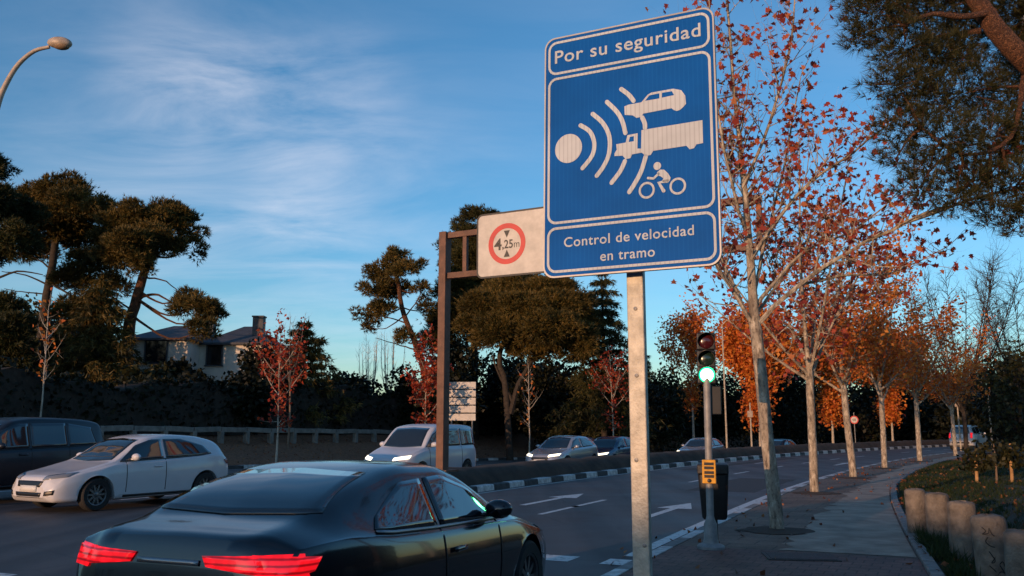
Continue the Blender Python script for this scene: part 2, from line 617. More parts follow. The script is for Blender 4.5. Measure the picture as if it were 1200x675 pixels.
mat('rim_dark', (0.16, 0.16, 0.165), 0.4, metal=0.8)
mat('trim_black', (0.010, 0.010, 0.011), 0.4)
mat('plate', (0.60, 0.60, 0.58), 0.5)
mat('lens_head', (0.20, 0.21, 0.22), 0.12, spec=0.8, coat=0.6)
mat('lens_head_lit', (0.8, 0.8, 0.75), 0.2, emit=(1.0, 0.86, 0.62), estr=1.7)
mat('lens_tail', (0.22, 0.008, 0.008), 0.2, coat=0.5)
mat('lens_tail_lit', (0.25, 0.006, 0.008), 0.25, emit=(1.0, 0.012, 0.022), estr=0.42)
def lamp_mat(name, base, em, st):
    m = bpy.data.materials.new(name)
    m.use_nodes = True
    t = NT(m.node_tree)
    tc_ = t.n('ShaderNodeTexCoord')
    wv = t.n('ShaderNodeTexWave', {'Vector': (tc_, 'Object'), 'Scale': 9.0, 'Distortion': 0.6}, bands_direction='Z')
    vo = t.n('ShaderNodeTexVoronoi', {'Vector': (tc_, 'Object'), 'Scale': 16.0})
    f = t.math('MULTIPLY', t.ramp((wv, 1), [(0.05, (0.3, 0.3, 0.3)), (0.5, (1, 1, 1))]), t.ramp((vo, 0), [(0.1, (1, 1, 1)), (0.6, (0.5, 0.5, 0.5))]))
    f = t.math('MULTIPLY', f, st)
    p = t.n('ShaderNodeBsdfPrincipled', {'Base Color': (*base, 1), 'Roughness': 0.15, 'Emission Color': (*em, 1), 'Emission Strength': f, 'Coat Weight': 0.3})
    t.n('ShaderNodeOutputMaterial', {'Surface': (p, 0)})
    M[name] = m


lamp_mat('lens_tail_lit', (0.16, 0.004, 0.006), (1.0, 0.008, 0.016), 1.1)
mat('lens_red_off', (0.05, 0.006, 0.008), 0.2, coat=0.5)
mat('lens_amber_off', (0.012, 0.028, 0.022), 0.2, coat=0.5)
mat('lens_green_on', (0.3, 0.9, 0.6), 0.3, emit=(0.16, 1.0, 0.50), estr=14.0)
mat('lens_green_rim', (0.05, 0.5, 0.25), 0.3, emit=(0.0, 0.75, 0.26), estr=1.6)
mat('orange_button', (0.75, 0.2, 0.02), 0.4)
leaf_mat('leaf_plane', [(0.0, (0.20, 0.035, 0.034)), (0.35, (0.34, 0.055, 0.042)), (0.75, (0.46, 0.10, 0.05)), (1.0, (0.52, 0.19, 0.07))], 0.4)
leaf_mat('leaf_orange', [(0.0, (0.40, 0.075, 0.020)), (0.5, (0.62, 0.17, 0.030)), (1.0, (0.66, 0.27, 0.05))], 0.35)
leaf_mat('leaf_red', [(0.0, (0.22, 0.022, 0.018)), (0.5, (0.36, 0.05, 0.022)), (1.0, (0.42, 0.10, 0.035))], 0.35)
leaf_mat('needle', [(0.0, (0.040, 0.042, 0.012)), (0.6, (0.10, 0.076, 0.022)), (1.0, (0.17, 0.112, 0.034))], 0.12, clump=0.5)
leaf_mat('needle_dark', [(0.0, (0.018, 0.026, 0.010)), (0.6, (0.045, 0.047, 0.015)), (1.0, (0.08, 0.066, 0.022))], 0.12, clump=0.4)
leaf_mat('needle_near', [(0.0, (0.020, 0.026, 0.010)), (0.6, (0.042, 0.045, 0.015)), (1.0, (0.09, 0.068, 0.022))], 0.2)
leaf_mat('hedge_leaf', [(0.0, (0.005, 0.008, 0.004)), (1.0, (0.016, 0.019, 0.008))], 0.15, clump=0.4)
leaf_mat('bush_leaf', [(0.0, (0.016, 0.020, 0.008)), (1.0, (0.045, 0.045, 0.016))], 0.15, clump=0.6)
leaf_mat('grass_blade', [(0.0, (0.014, 0.030, 0.006)), (0.8, (0.030, 0.048, 0.012)), (1.0, (0.055, 0.048, 0.02))], 0.25)
leaf_mat('fallen', [(0.0, (0.09, 0.03, 0.015)), (0.6, (0.20, 0.07, 0.03)), (1.0, (0.32, 0.15, 0.06))], 0.1)

# ================================================================ SETTING
# ground to the horizon
g = MB()
nr = 40
g.grid([[Vector((x, y, -2.2)) for x in np.linspace(-3000, 3000, nr)] for y in np.linspace(-600, 4500, nr)])
structure(g.build('ground', mat('far_land', (0.035, 0.036, 0.02), 0.95, var=0.4, vscale=0.02)))


def ribbon(name, material, ts, zf, s0, s1, ds=1.0):
    mb = MB()
    rows = []
    s = s0
    while s <= s1 + 1e-6:
        tt = ts(s) if callable(ts) else ts
        rows.append([RP(s, t, zf(s, t)) for t in tt])
        s += ds
    mb.grid(rows)
    o = mb.build(name, material, smooth=60)
    return structure(o)


def sweep(name, material, prof, s0, s1, ds=0.5, zb=None, parent=None):
    """closed (t, z) profile carried along the road, ends capped"""
    mb = MB()
    k = len(prof)
    V, F = [], []
    n = max(1, int(round((s1 - s0) / ds)))
    for i in range(n + 1):
        s = s0 + (s1 - s0) * i / n
        base = zb(s) if zb else 0.0
        V += [RP(s, t, z + base) for t, z in prof]
    for i in range(n):
        for j in range(k):
            j2 = (j + 1) % k
            F.append((i * k + j, i * k + j2, (i + 1) * k + j2, (i + 1) * k + j))
    F.append(tuple(range(k)))
    F.append(tuple(reversed(range(n * k, n * k + k))))
    mb.add(V, F)
    return mb


ribbon('road', M['asphalt'], [-1.0, 0.6, 2.0, 3.6, 5.2, 6.4, ROAD_W + 0.05], lambda s, t: 0.0 if t > -0.5 else zo(s) * 0.4, -58, 200)
ribbon('opposite_road', M['asphalt'], [T_FAR - 0.2, -14, -11, -8, -5, -3, -0.95], lambda s, t: (zo(s) if t < -2 else zo(s) * 0.4) - 0.004, -58, 200)
ts_bank = [-400, -300, -200, -120, -80, -60, -45, -36, -30, -27, -24, -22, -20.5, -19, -18, -17, T_FAR - 0.38]
rngb = random.Random(3)
ribbon('bank', M['leafy_earth'], ts_bank, lambda s, t: zland(s, t) + (0 if t > -17 else rngb.uniform(-0.08, 0.08)), -58, 220, 2.0)


def path_edge(s):
    """outer edge of the pavement"""
    return ROAD_W + float(np.interp(s, [-60, -14, -9, -5, 0, 6, 14, 60], [3.4, 3.3, 3.0, 2.75, 2.45, 2.15, 2.1, 2.1]))


ribbon('pavement', M['pavement'], lambda s: [ROAD_W + 0.16, ROAD_W + 0.7, ROAD_W + 1.3, path_edge(s)], lambda s, t: 0.12, -8.6, 130, 0.5)
ribbon('crossing_pavement', M['red_pavement'], lambda s: [ROAD_W + 0.16, ROAD_W + 1.3, path_edge(s)], lambda s, t: 0.12, -20.6, -8.6, 0.5)
rs = random.Random(8)


def strip_ts(s):
    e = path_edge(s)
    return [ROAD_W + 1.45 + rs.uniform(-0.12, 0.12), e - 0.5, e - 0.02]


ribbon('path', M['concrete_path'], strip_ts, lambda s, t: 0.125, -8.5, 40, 0.3)
ribbon('verge', M['verge'], lambda s: [path_edge(s) + 0.14, path_edge(s) + 1.0, 13, 16, 20, 30, 45, 70, 140], lambda s, t: zland(s, t) + (0.02 * math.sin(s * 1.3 + t) if t > 11 else -0.01), -40, 220, 1.0)
# path edge kerb
mbk = MB()
s = -16.0
while s < 30:
    e0, e1 = path_edge(s), path_edge(s + 0.96)
    a, b = RP(s, e0 + 0.07, 0.10), RP(s + 0.96, e1 + 0.07, 0.10)
    mbk.bar(a, b, 0.13, 0.13)
    s += 1.0
structure(mbk.build('path_kerb', M['kerb_stone'], bevel=0.015))

# pavement kerb in alternating worn white and dark stones
for nm, off, m_ in (('kerb', 0, M['kerb_white']), ('kerb', 1, M['kerb_stone'])):
    mb = MB()
    k = -30
    while k < 110:
        if (k % 2) == off:
            q = sweep('k', None, [(ROAD_W, -0.05), (ROAD_W, 0.105), (ROAD_W + 0.025, 0.13), (ROAD_W + 0.17, 0.13), (ROAD_W + 0.17, -0.05)], k * 0.98, k * 0.98 + 0.965, 0.5)
            mb.add(q.v, q.f)
        k += 1
    structure(mb.build(nm, m_))
# median: kerb blocks, earth mound, far kerb
for nm, off, m_ in (('median_kerb', 0, M['kerb_white']), ('median_kerb', 1, M['kerb_dark'])):
    mb = MB()
    k = -3
    while k < 150:
        if (k % 2) == off:
            q = sweep('k', None, [(0, -0.05), (-0.02, 0.13), (-0.05, 0.15), (-0.27, 0.15), (-0.27, -0.05)], k * 0.92, k * 0.92 + 0.915, 0.46)
            mb.add(q.v, q.f)
        k += 1
    structure(mb.build(nm, m_))
S_NOSE = -2.7
rows = []
s = S_NOSE
rm = random.Random(4)
while s < 150:
    f = min(1.0, (s - S_NOSE) / 0.5 + 0.5)
    rows.append([RP(s, t, z * f + (0.0 if i in (0, 6) else rm.uniform(-0.03, 0.03))) for i, (t, z) in
                 enumerate([(-0.27, 0.13), (-0.42, 0.36), (-0.62, 0.52), (-0.95, 0.56), (-1.3, 0.55), (-1.6, 0.45), (-1.72, 0.18 + zo(s) * 0.5)])])
    s += 0.5
mb = MB()
mb.grid(rows)
structure(mb.build('median', M['earth'], smooth=80))
mb = sweep('k', None, [(-1.70, -1.2), (-1.70, 0.20), (-1.92, 0.20), (-1.92, -1.2)], S_NOSE, 150, 1.0, zb=lambda s: zo(s) * 0.6)
structure(mb.build('median_kerb', M['kerb_stone']))
mb = sweep('k', None, [(-0.27, -0.05), (-0.27, 0.14), (-1.9, 0.14), (-1.9, -0.05)], S_NOSE - 0.35, S_NOSE - 0.02, 0.5)
structure(mb.build('median_kerb', M['kerb_stone'], bevel=0.03))
# kerb at the foot of the bank
for nm, off, m_ in (('bank_kerb', 0, M['kerb_white']), ('bank_kerb', 1, M['kerb_dark'])):
    mb = MB()
    k = -40
    while k < 120:
        if (k % 2) == off:
            q = sweep('k', None, [(T_FAR, -0.1), (T_FAR, 0.13), (T_FAR - 0.4, 0.13), (T_FAR - 0.4, -0.1)], k, k + 0.985, 0.5, zb=zo)
            mb.add(q.v, q.f)
        k += 1
    structure(mb.build(nm, m_))

# painted markings
mk_ = MB()


def road_quad(s0, s1, t0, t1, z=0.004):
    n = max(1, int((s1 - s0) / 1.0))
    for i in range(n):
        a, b = s0 + (s1 - s0) * i / n, s0 + (s1 - s0) * (i + 1) / n
        mk_.add([RP(a, t0, z), RP(a, t1, z), RP(b, t1, z), RP(b, t0, z)], [(0, 1, 2, 3)])


road_quad(-9.0, 100, 6.72, 6.90)
for k in range(-1, 30):
    if k != 0:
        road_quad(1.0 + k * 5.5, 3.0 + k * 5.5, 3.62, 3.74)
road_quad(-2.8, -0.8, 3.62, 3.74)
road_quad(-1.0, 100, 0.18, 0.26)
for k in range(8):
    road_quad(-9.75, -9.3, 0.55 + k * 0.87, 1.02 + k * 0.87)
    road_quad(-13.6, -13.15, 0.55 + k * 0.87, 1.02 + k * 0.87)
for k in range(-10, 20):
    road_quad(k * 5.5, k * 5.5 + 2.0, -6.3, -6.18, zo(k * 5.5 + 1) + 0.002)
    road_quad(k * 5.5, k * 5.5 + 2.0, -11.2, -11.08, zo(k * 5.5 + 1) + 0.002)
structure(mk_.build('road_markings', M['road_paint'], fix=False))


def arrow(s0, tc_):
    mb = MB()
    z = 0.004
    pts = [(0, -0.08), (2.2, -0.08), (2.2, -0.36), (3.6, 0), (2.2, 0.36), (2.2, 0.08), (0, 0.08)]
    mb.add([RP(s0 + a, tc_ + b, z) for a, b in pts], [(0, 1, 5, 6), (1, 2, 3), (1, 3, 5), (3, 4, 5)])
    structure(mb.build('road_arrow', M['road_paint'], fix=False))


sA, tA = ST(0.18, 18.52)
arrow(sA, tA + 0.05)
sA, tA = ST(2.35, 15.8)
arrow(sA, tA)
arrow(sA + 26, 5.4)
arrow(sA + 26, 1.9)

# darker repair patches in the carriageway, earth pits round the pavement trees
mat('new_asphalt', (0.036, 0.034, 0.034), 0.75, var=0.3, vscale=30, bump=0.4, bscale=60)
for s0, s1, t0, t1 in ((3.0, 9.5, 4.5, 6.3), (-6.8, -3.6, 0.9, 2.6), (14, 30, 1.0, 1.7)):
    mb = MB()
    n = 12
    q = random.Random(int(s1 * 10))
    rows = [[RP(s0 + (s1 - s0) * i / n, t0 + q.uniform(-.04, .04), 0.002), RP(s0 + (s1 - s0) * i / n, t1 + q.uniform(-.04, .04), 0.002)] for i in range(n + 1)]
    mb.grid(rows)
    structure(mb.build('road_patch', M['new_asphalt'], fix=False))
for x, y in ((3.86, 12.91), (7.0, 20.24), (10.34, 26.44), (13.94, 32.57), (18.37, 39.19)):
    q = random.Random(int(x * 10))
    mb = MB()
    ring = [Vector((x + (0.52 + q.uniform(-.10, .10)) * math.cos(a), y + (0.52 + q.uniform(-.10, .10)) * math.sin(a), 0.128)) for a in np.linspace(0, 2 * math.pi, 25)[:-1]]
    mb.add(ring + [Vector((x, y, 0.165))], [(i, (i + 1) % 24, 24) for i in range(24)])
    structure(mb.build('tree_pit', M['earth'], smooth=80))

# drain cover in the pavement
p = at(938, 653, 10)
k = (CAM_H - 0.12)
r_ = ray(938, 653)
pm = Vector((r_.x, r_.y, 0)) * (k / -r_.z)
t_ = thing('drain_cover', 'dark rectangular drain cover set into the pavement past the traffic light', 'drain cover', (pm.x, pm.y, 0.121), R(-8))
MB().box((0, 0, 0), (0.72, 0.50, 0.03)).build('cover_plate', M['manhole'], t_, bevel=0.004)
fr = MB()
for sx_, sy_, wx, wy in ((0, 0.27, 0.80, 0.04), (0, -0.27, 0.80, 0.04), (0.38, 0, 0.04, 0.5), (-0.38, 0, 0.04, 0.5)):
    fr.box((sx_, sy_, 0), (wx, wy, 0.02))
fr.build('cover_frame', M['manhole'], t_)

exec_parts = True
# ================================================================ TREES


def unit(v):
    v = np.asarray(v, float)
    return v / (np.linalg.norm(v, axis=-1, keepdims=True) + 1e-9)


def spikes(P, D, n_per, length, width, spread, rng):
    """thin pointed needles: at each place P, n_per triangles fanning about direction D"""
    P = np.repeat(P, n_per, axis=0)
    D = np.repeat(D, n_per, axis=0)
    d = unit(D + rng.normal(0, spread, D.shape))
    side = unit(np.cross(d, rng.normal(0, 1, d.shape)))
    L = length * rng.uniform(0.6, 1.2, (len(P), 1))
    a = P - side * width / 2
    b = P + side * width / 2
    c = P + d * L
    return np.stack([a, b, c], axis=1).reshape(-1, 3)


def leaf_quads(P, size, rng, flat=0.0, k=4):
    """separate leaf faces of k corners at the places P, turned at random"""
    n = len(P)
    u = unit(rng.normal(0, 1, (n, 3)) * np.array([1, 1, 1 - flat]))
    v = unit(np.cross(u, rng.normal(0, 1, (n, 3))))
    sz = size * rng.uniform(0.6, 1.25, (n, 1))
    if k == 4:
        sh = [(-0.5, 0), (0, -0.36), (0.55, 0.0), (0, 0.36)]
    else:   # lobed leaf
        sh = [(-0.45, 0), (-0.30, -0.42), (0.0, -0.25), (0.16, -0.52), (0.22, -0.18), (0.62, 0.0), (0.22, 0.18), (0.16, 0.52), (0.0, 0.25), (-0.30, 0.42)]
    w_ = np.cross(u, v)
    out = []
    for (a, b) in sh:
        out.append(P + sz * (u * a + v * b + w_ * (0.35 * abs(b) - 0.1 * a)))
    return np.stack(out, axis=1).reshape(-1, 3)


def blob_points(n, c, r, rng, shell=0.55, up=0.0):
    d = unit(rng.normal(0, 1, (n, 3)))
    if up:
        d[:, 2] += up
        d = unit(d)
    q = rng.uniform(shell ** 3, 1, (n, 1)) ** (1 / 3)
    bump = 1 + 0.18 * np.sin(d[:, :1] * 5 + c[0]) * np.cos(d[:, 1:2] * 6 + c[1]) + 0.12 * np.sin(d[:, 2:3] * 9 + c[2])
    return np.asarray(c) + d * q * np.asarray(r) * bump, d


def limb(rng, pts, r0, r1, n=6, wob=0.0):
    """smooth tapering limb through pts -> (points, radii)"""
    P = [Vector(p) for p in pts]
    out = []
    for i in range(len(P) - 1):
        p0, p1, p2, p3 = P[max(i - 1, 0)], P[i], P[i + 1], P[min(i + 2, len(P) - 1)]
        for k in range(4):
            t = k / 4
            q = 0.5 * ((2 * p1) + (p2 - p0) * t + (2 * p0 - 5 * p1 + 4 * p2 - p3) * t * t + (-p0 + 3 * p1 - 3 * p2 + p3) * t ** 3)
            if wob and (i or k):
                q = q + Vector([rng.uniform(-wob, wob) for _ in range(3)])
            out.append(q)
    out.append(P[-1])
    m_ = len(out) - 1
    return out, [r0 + (r1 - r0) * (i / m_) ** 0.8 for i in range(m_ + 1)]


def twig(rng, p, d, length, r, mb, sites, depth, gap=0.16, kids=3, tropism=0.12, sides=4, curl=0.22, leafy=True):
    n = max(3, int(length / 0.16))
    pts, rad = [Vector(p)], [r]
    d = Vector(d).normalized()
    q = Vector(p)
    for i in range(n):
        d = (d + Vector((rng.gauss(0, curl), rng.gauss(0, curl), rng.gauss(0, curl) + tropism)) * 0.6).normalized()
        q = q + d * (length / n)
        pts.append(q.copy())
        rad.append(r * (1 - 0.8 * (i + 1) / n))
    mb.tube(pts, rad, sides, cap=False)
    if leafy:
        for i in range(1, len(pts)):
            if rng.random() < gap * 5:
                sites.append(pts[i] + Vector((rng.gauss(0, .05), rng.gauss(0, .05), rng.gauss(-.03, .05))))
    if depth > 0:
        for _ in range(kids):
            i = rng.randint(1, len(pts) - 1)
            ax = Vector((rng.gauss(0, 1), rng.gauss(0, 1), rng.gauss(0.25, 0.7)))
            dd = (d * 0.7 + ax.normalized()).normalized()
            twig(rng, pts[i], dd, length * rng.uniform(0.4, 0.65), rad[i] * 0.7, mb, sites, depth - 1, gap, kids, tropism, max(3, sides - 1), curl, leafy)


def leafy_tree(name, label, cat, loc, limbs, twig_len=(0.5, 1.2), twig_gap=0.24, depth=1, kids=3, leaf='leaf_plane', leaf_size=0.14,
               leaf_k=10, dens=1.0, bark='bark_plane', seed=1, group=None, start=0.25, tropism=0.12, leaf_copies=1, twig_r=0.010, jit=0.0, crown=True):
    """limbs: list of (points, r0, r1, grows_twigs)"""
    rng = random.Random(seed)
    nr_ = np.random.default_rng(seed)
    th = thing(name, label, cat, loc, 0, group)
    trunk, sites = MB(), []
    tw = MB()
    for pts, r0, r1, grows in limbs:
        P, rad = limb(rng, pts, r0, r1, wob=0.012 if r0 < 0.06 else 0.006)
        trunk.tube(P, rad, 10 if r0 > 0.05 else 6)
        if not grows:
            continue
        L = sum((P[i + 1] - P[i]).length for i in range(len(P) - 1))
        nt = int(L / twig_gap)
        for k in range(nt):
            f = start + (1 - start) * (k + rng.random()) / nt
            x = f * (len(P) - 1)
            i = min(int(x), len(P) - 2)
            p = P[i].lerp(P[i + 1], x - i)
            dmain = (P[i + 1] - P[i]).normalized()
            side = Vector((rng.gauss(0, 1), rng.gauss(0, 1), rng.gauss(0.3, 0.6))).normalized()
            d = (dmain * 0.55 + side).normalized()
            twig(rng, p, d, rng.uniform(*twig_len) * (1.15 - 0.5 * f), max(twig_r * 0.6, min(twig_r * 1.6, rad[i] * 0.5)), tw, sites, depth, dens * 0.16, kids, tropism)
        twig(rng, P[-1], P[-1] - P[-2], rng.uniform(*twig_len), rad[-1], tw, sites, depth, dens * 0.16, kids, tropism)
    trunk.add(tw.v, tw.f)
    trunk.build('trunk', M[bark], th, smooth=50, fix=False)
    if crown and sites:
        S = np.array([tuple(p) for p in sites])
        if leaf_copies > 1 or jit:
            S = np.repeat(S, leaf_copies, axis=0) + nr_.normal(0, jit, (len(S) * leaf_copies, 3))
        np_mesh('crown', leaf_quads(S, leaf_size, nr_, 0.2, leaf_k), leaf_k, M[leaf], th)
    return th


# ---- the row of plane trees on the pavement
lean_limbs = [
    ([(0.02, 0, -0.1), (0.02, 0, 0.2), (-0.06, 0, 1.4), (-0.15, 0, 2.9), (-0.17, 0.02, 3.2)], 0.112, 0.085, False),
    ([(-0.16, 0, 3.1), (-0.18, 0.02, 4.2), (-0.22, 0.08, 5.5), (-0.30, 0.1, 7.0), (-0.40, 0.0, 9.6)], 0.084, 0.012, True),
    ([(-0.16, 0, 2.95), (-0.42, -0.1, 3.4), (-0.72, -0.2, 3.85), (-1.02, -0.3, 4.25)], 0.042, 0.018, True),
    ([(-0.18, 0.02, 3.0), (-0.40, 0.25, 3.7), (-0.62, 0.45, 4.6), (-0.8, 0.6, 6.2)], 0.034, 0.010, True),
    ([(-0.12, 0, 3.05), (0.45, -0.2, 3.6), (1.2, -0.4, 4.1), (2.0, -0.6, 4.5), (2.85, -0.9, 4.9), (3.5, -1.0, 5.6)], 0.044, 0.009, True),
    ([(-0.16, 0, 3.5), (0.18, 0.3, 4.5), (0.55, 0.5, 5.6), (0.95, 0.6, 7.2)], 0.034, 0.009, True),
    ([(-0.14, 0, 3.2), (0.35, 0.6, 3.7), (0.9, 1.1, 4.3), (1.5, 1.5, 5.1)], 0.032, 0.009, True),
    ([(2.0, -0.6, 4.5), (2.9, -1.2, 4.75), (3.7, -1.6, 4.85), (4.3, -2.0, 4.95)], 0.028, 0.008, True),
    ([(-0.25, 0.05, 5.2), (0.15, -0.3, 6.2), (0.45, -0.5, 7.4), (0.6, -0.6, 8.6)], 0.03, 0.008, True),
    ([(-0.2, 0, 4.0), (0.5, -0.3, 5.0), (1.3, -0.5, 5.6), (2.2, -0.6, 6.3)], 0.036, 0.008, True),
    ([(-0.15, 0, 3.3), (0.7, 0.2, 4.2), (1.6, 0.4, 4.6), (2.6, 0.6, 5.4)], 0.036, 0.008, True),
    ([(0.45, -0.2, 3.6), (1.2, 0.1, 3.8), (2.1, 0.3, 3.9), (3.0, 0.3, 4.3)], 0.026, 0.007, True),
    ([(-0.2, 0.05, 4.4), (-0.55, -0.3, 5.4), (-0.75, -0.5, 6.8), (-0.8, -0.5, 8.3)], 0.03, 0.008, True),
]
leafy_tree('plane_tree', 'tall sparse plane tree with red leaves rising right beside the blue sign', 'tree', (3.86, 12.91, 0.12), lean_limbs,
           (0.5, 1.2), 0.125, 1, 4, 'leaf_plane', 0.105, 10, 0.62, seed=5, tropism=0.2, group='plane trees along the pavement')


def plane_limbs(seed, h, fork, r, spread=1.7):
    q = random.Random(seed)
    lx = q.uniform(-0.15, 0.05)
    L = [([(0, 0, -0.1), (0.0, 0, 0.2), (lx * 0.5, 0, fork * 0.5), (lx, 0, fork), (lx, 0, fork + 0.3)], r, r * 0.72, False),
         ([(lx, 0, fork + 0.2), (lx - 0.05, 0.05, fork + (h - fork) * 0.4), (lx + q.uniform(-.2, .2), 0, h)], r * 0.6, 0.012, True)]
    n = 7
    a0 = q.uniform(0, 6)
    for i in range(n):
        a = a0 + i * 2 * math.pi / n + q.uniform(-0.3, 0.3)
        z0 = fork + q.uniform(-0.1, 0.9)
        e = spread * q.uniform(0.7, 1.15)
        dz = (h - fork) * q.uniform(0.3, 0.75)
        L.append(([(lx, 0, z0), (lx + 0.4 * e * math.cos(a), 0.4 * e * math.sin(a), z0 + dz * 0.35), (lx + e * math.cos(a), e * math.sin(a), z0 + dz)], r * 0.42, 0.012, True))
    return L


row = [(7.0, 20.24, 8.6, 2.6, 0.115, 'second plane tree along the pavement, smooth grey trunk under dark red leaves'),
       (10.34, 26.44, 8.2, 2.5, 0.125, 'third plane tree along the pavement, with a small round sign beyond its trunk'),
       (13.94, 32.57, 8.0, 2.3, 0.12, 'fourth plane tree along the pavement, its trunk lit orange'),
       (18.37, 39.19, 8.0, 2.4, 0.13, 'fifth plane tree along the pavement, its trunk glowing at the road bend'),
       (24.35, 47.7, 7.8, 2.4, 0.12, 'last plane tree of the pavement row, left of the white car ahead')]
for i, (x, y, h, fk, r, lab) in enumerate(row):
    leafy_tree('plane_tree', lab, 'tree', (x, y, 0.12), plane_limbs(20 + i, h, fk, r, 2.3), (0.5, 1.1), 0.30, 1, 3,
               'leaf_plane' if i < 1 else 'leaf_orange', 0.14, 10 if i < 1 else 4, 1.0, seed=30 + i, group='plane trees along the pavement', leaf_copies=1 if i < 1 else 4, jit=0.16)

# ---- red and orange young trees across the road


def px_ground(px, Y, dz=0.0):
    x = at(px, 500, Y).x
    return Vector((x, Y, ground_z(x, Y) + dz))


def young(px, Y, top_py, crown_py, spread, leaf, lab, seed, fork=None, dens=1.0, bark='bark_pale', copies=3, r=0.06, n=9, name='young_tree', lsize=0.17, jit=0.10):
    b = px_ground(px, Y, -0.05)
    h = at(px, top_py, Y).z - b.z
    f = (at(px, crown_py, Y).z - b.z) if fork is None else fork
    q = random.Random(seed)
    L = [([(0, 0, 0), (0.03, 0, f * 0.5), (0, 0, f), (q.uniform(-.1, .1), 0, h)], r, 0.012, True)]
    for i in range(n):
        a = i * 2.4 + q.uniform(-.3, .3)
        z0 = f + (h - f) * (i / n) * 0.75
        e = spread * (1 - 0.6 * i / n) * q.uniform(0.7, 1.1)
        L.append(([(0, 0, z0), (0.5 * e * math.cos(a), 0.5 * e * math.sin(a), z0 + 0.5 * e), (e * math.cos(a), e * math.sin(a), z0 + 1.2 * e)], r * 0.4, 0.01, True))
    return leafy_tree(name, lab, 'tree', b, L, (0.4, 0.9), 0.30, 1, 2, leaf, lsize, 4, dens, bark, seed, None, f / h * 0.8, 0.2, copies, jit=jit)


young(325, 37, 385, 470, 1.15, 'leaf_red', 'small red leaved tree on the bank right of the white house', 41, copies=2)
young(498, 40, 398, 490, 0.9, 'leaf_red', 'bushy red tree on the bank left of the steel gantry post', 42, copies=4)
young(718, 52, 420, 480, 1.5, 'leaf_red', 'small orange red tree just left of the galvanised sign post', 43, copies=2, dens=0.8)
young(620, 44, 430, 480, 0.35, 'leaf_orange', 'thin almost bare sapling on the bank right of the white panel sign', 44, copies=1, dens=0.2, r=0.05, n=5)
young(46, 34, 360, 425, 0.55, 'leaf_orange', 'thin sapling with a bare pale trunk at the far left', 45, copies=1, dens=0.35, r=0.05, n=5)
young(812, 66, 368, 450, 2.6, 'leaf_orange', 'plane tree with orange red top directly behind the traffic light', 46, copies=5, r=0.14, n=14, lsize=0.22, jit=0.30)
young(890, 62, 372, 460, 2.6, 'leaf_orange', 'bright orange tree right of the traffic light across the road', 47, copies=16, r=0.14, n=16, lsize=0.26, jit=0.38)
young(975, 70, 385, 460, 2.8, 'leaf_orange', 'broad orange tree seen between the second and third pavement trees', 48, copies=16, r=0.14, n=16, lsize=0.26, jit=0.38)
young(1045, 78, 395, 465, 3.0, 'leaf_orange', 'orange tree across the road behind the fourth pavement tree', 49, copies=16, r=0.14, n=16, lsize=0.26, jit=0.38)


# ---- pines
def pine(name, lab, base, trunk_pts, limbs_, clumps, needle='needle', bark='bark_pine', seed=1, tr=0.3, cat='tree', group=None, k=1.0, size=0.27, wid=0.05):
    """base place, trunk and limb points and foliage clumps (centre, radii), all relative to the base"""
    rng = random.Random(seed)
    nr_ = np.random.default_rng(seed)
    th = thing(name, lab, cat, base, 0, group)
    mb = MB()
    P, rad = limb(rng, trunk_pts, tr, tr * 0.45, wob=0.03)
    mb.tube(P, rad, 10)
    for pts, r0 in limbs_:
        Q, rd = limb(rng, pts, r0, r0 * 0.3, wob=0.03)
        mb.tube(Q, rd, 6)
    V = []
    for c, r in clumps:
        c = np.array(c, float)
        r = np.array(r, float) * 1.14
        # every clump hangs on the nearest wood by a branch of its own
        near = min(P[len(P) // 3:], key=lambda q: (q - Vector(c)).length)
        mid = near.lerp(Vector(c), 0.55) + Vector((0, 0, -0.15 * (near - Vector(c)).length))
        Q, rd = limb(rng, [near, mid, Vector(c)], max(0.03, tr * 0.22), 0.015, wob=0.02)
        mb.tube(Q, rd, 5)
        area = (r[0] * r[1] + r[0] * r[2] + r[1] * r[2]) / 3
        # foliage made of several puffs
        npf = max(6, int(area * 9))
        for _ in range(npf):
            pc, d0 = blob_points(1, c, r * 0.72, nr_, 0.5, 0.15)
            pr = r.mean() * nr_.uniform(0.24, 0.46)
            n = int(150 * k * max(0.22, pr * pr * 3))
            p_, d_ = blob_points(n, pc[0], (pr, pr, pr * 0.7), nr_, 0.35, 0.25)
            ex = nr_.uniform(0, 1, (n, 1)) < 0.14
            p_ = np.where(ex, pc[0] + (p_ - pc[0]) * nr_.uniform(1.1, 1.55, (n, 1)), p_)
            d_ = unit(d_ * 0.9 + d0 * 0.4 + np.array([0, 0, 0.35]))
            V.append(spikes(p_, d_, 5, size, wid, 0.45, nr_))
    mb.build('trunk', M[bark], th, smooth=50, fix=False)
    np_mesh('crown', np.concatenate(V), 3, M[needle], th)
    return th


def rel(base, pts):
    return [tuple(at(px, py, Y) - base) for px, py, Y in pts]


def px_pine(name, lab, base_px, Y, trunk, limbs_, clumps, **kw):
    """trunk / limbs / clumps surveyed as (px, py[, depth offset]) and turned into places around depth Y"""
    b = px_ground(base_px, Y, -0.1)
    sc = Y / FPX
    tp = [(0, 0, 0)] + rel(b, [(a, c, Y) for a, c in trunk])
    ll = [(rel(b, [(q[0], q[1], Y + (q[2] if len(q) > 2 else 0)) for q in pts]), r0) for pts, r0 in limbs_]
    cc = []
    for (a, c, dy, ra, rc) in clumps:
        p_ = at(a, c, Y + dy) - b
        cc.append((tuple(p_), (ra * sc, ra * sc * 0.95, rc * sc)))
    return pine(name, lab, b, tp, ll, cc, **kw)


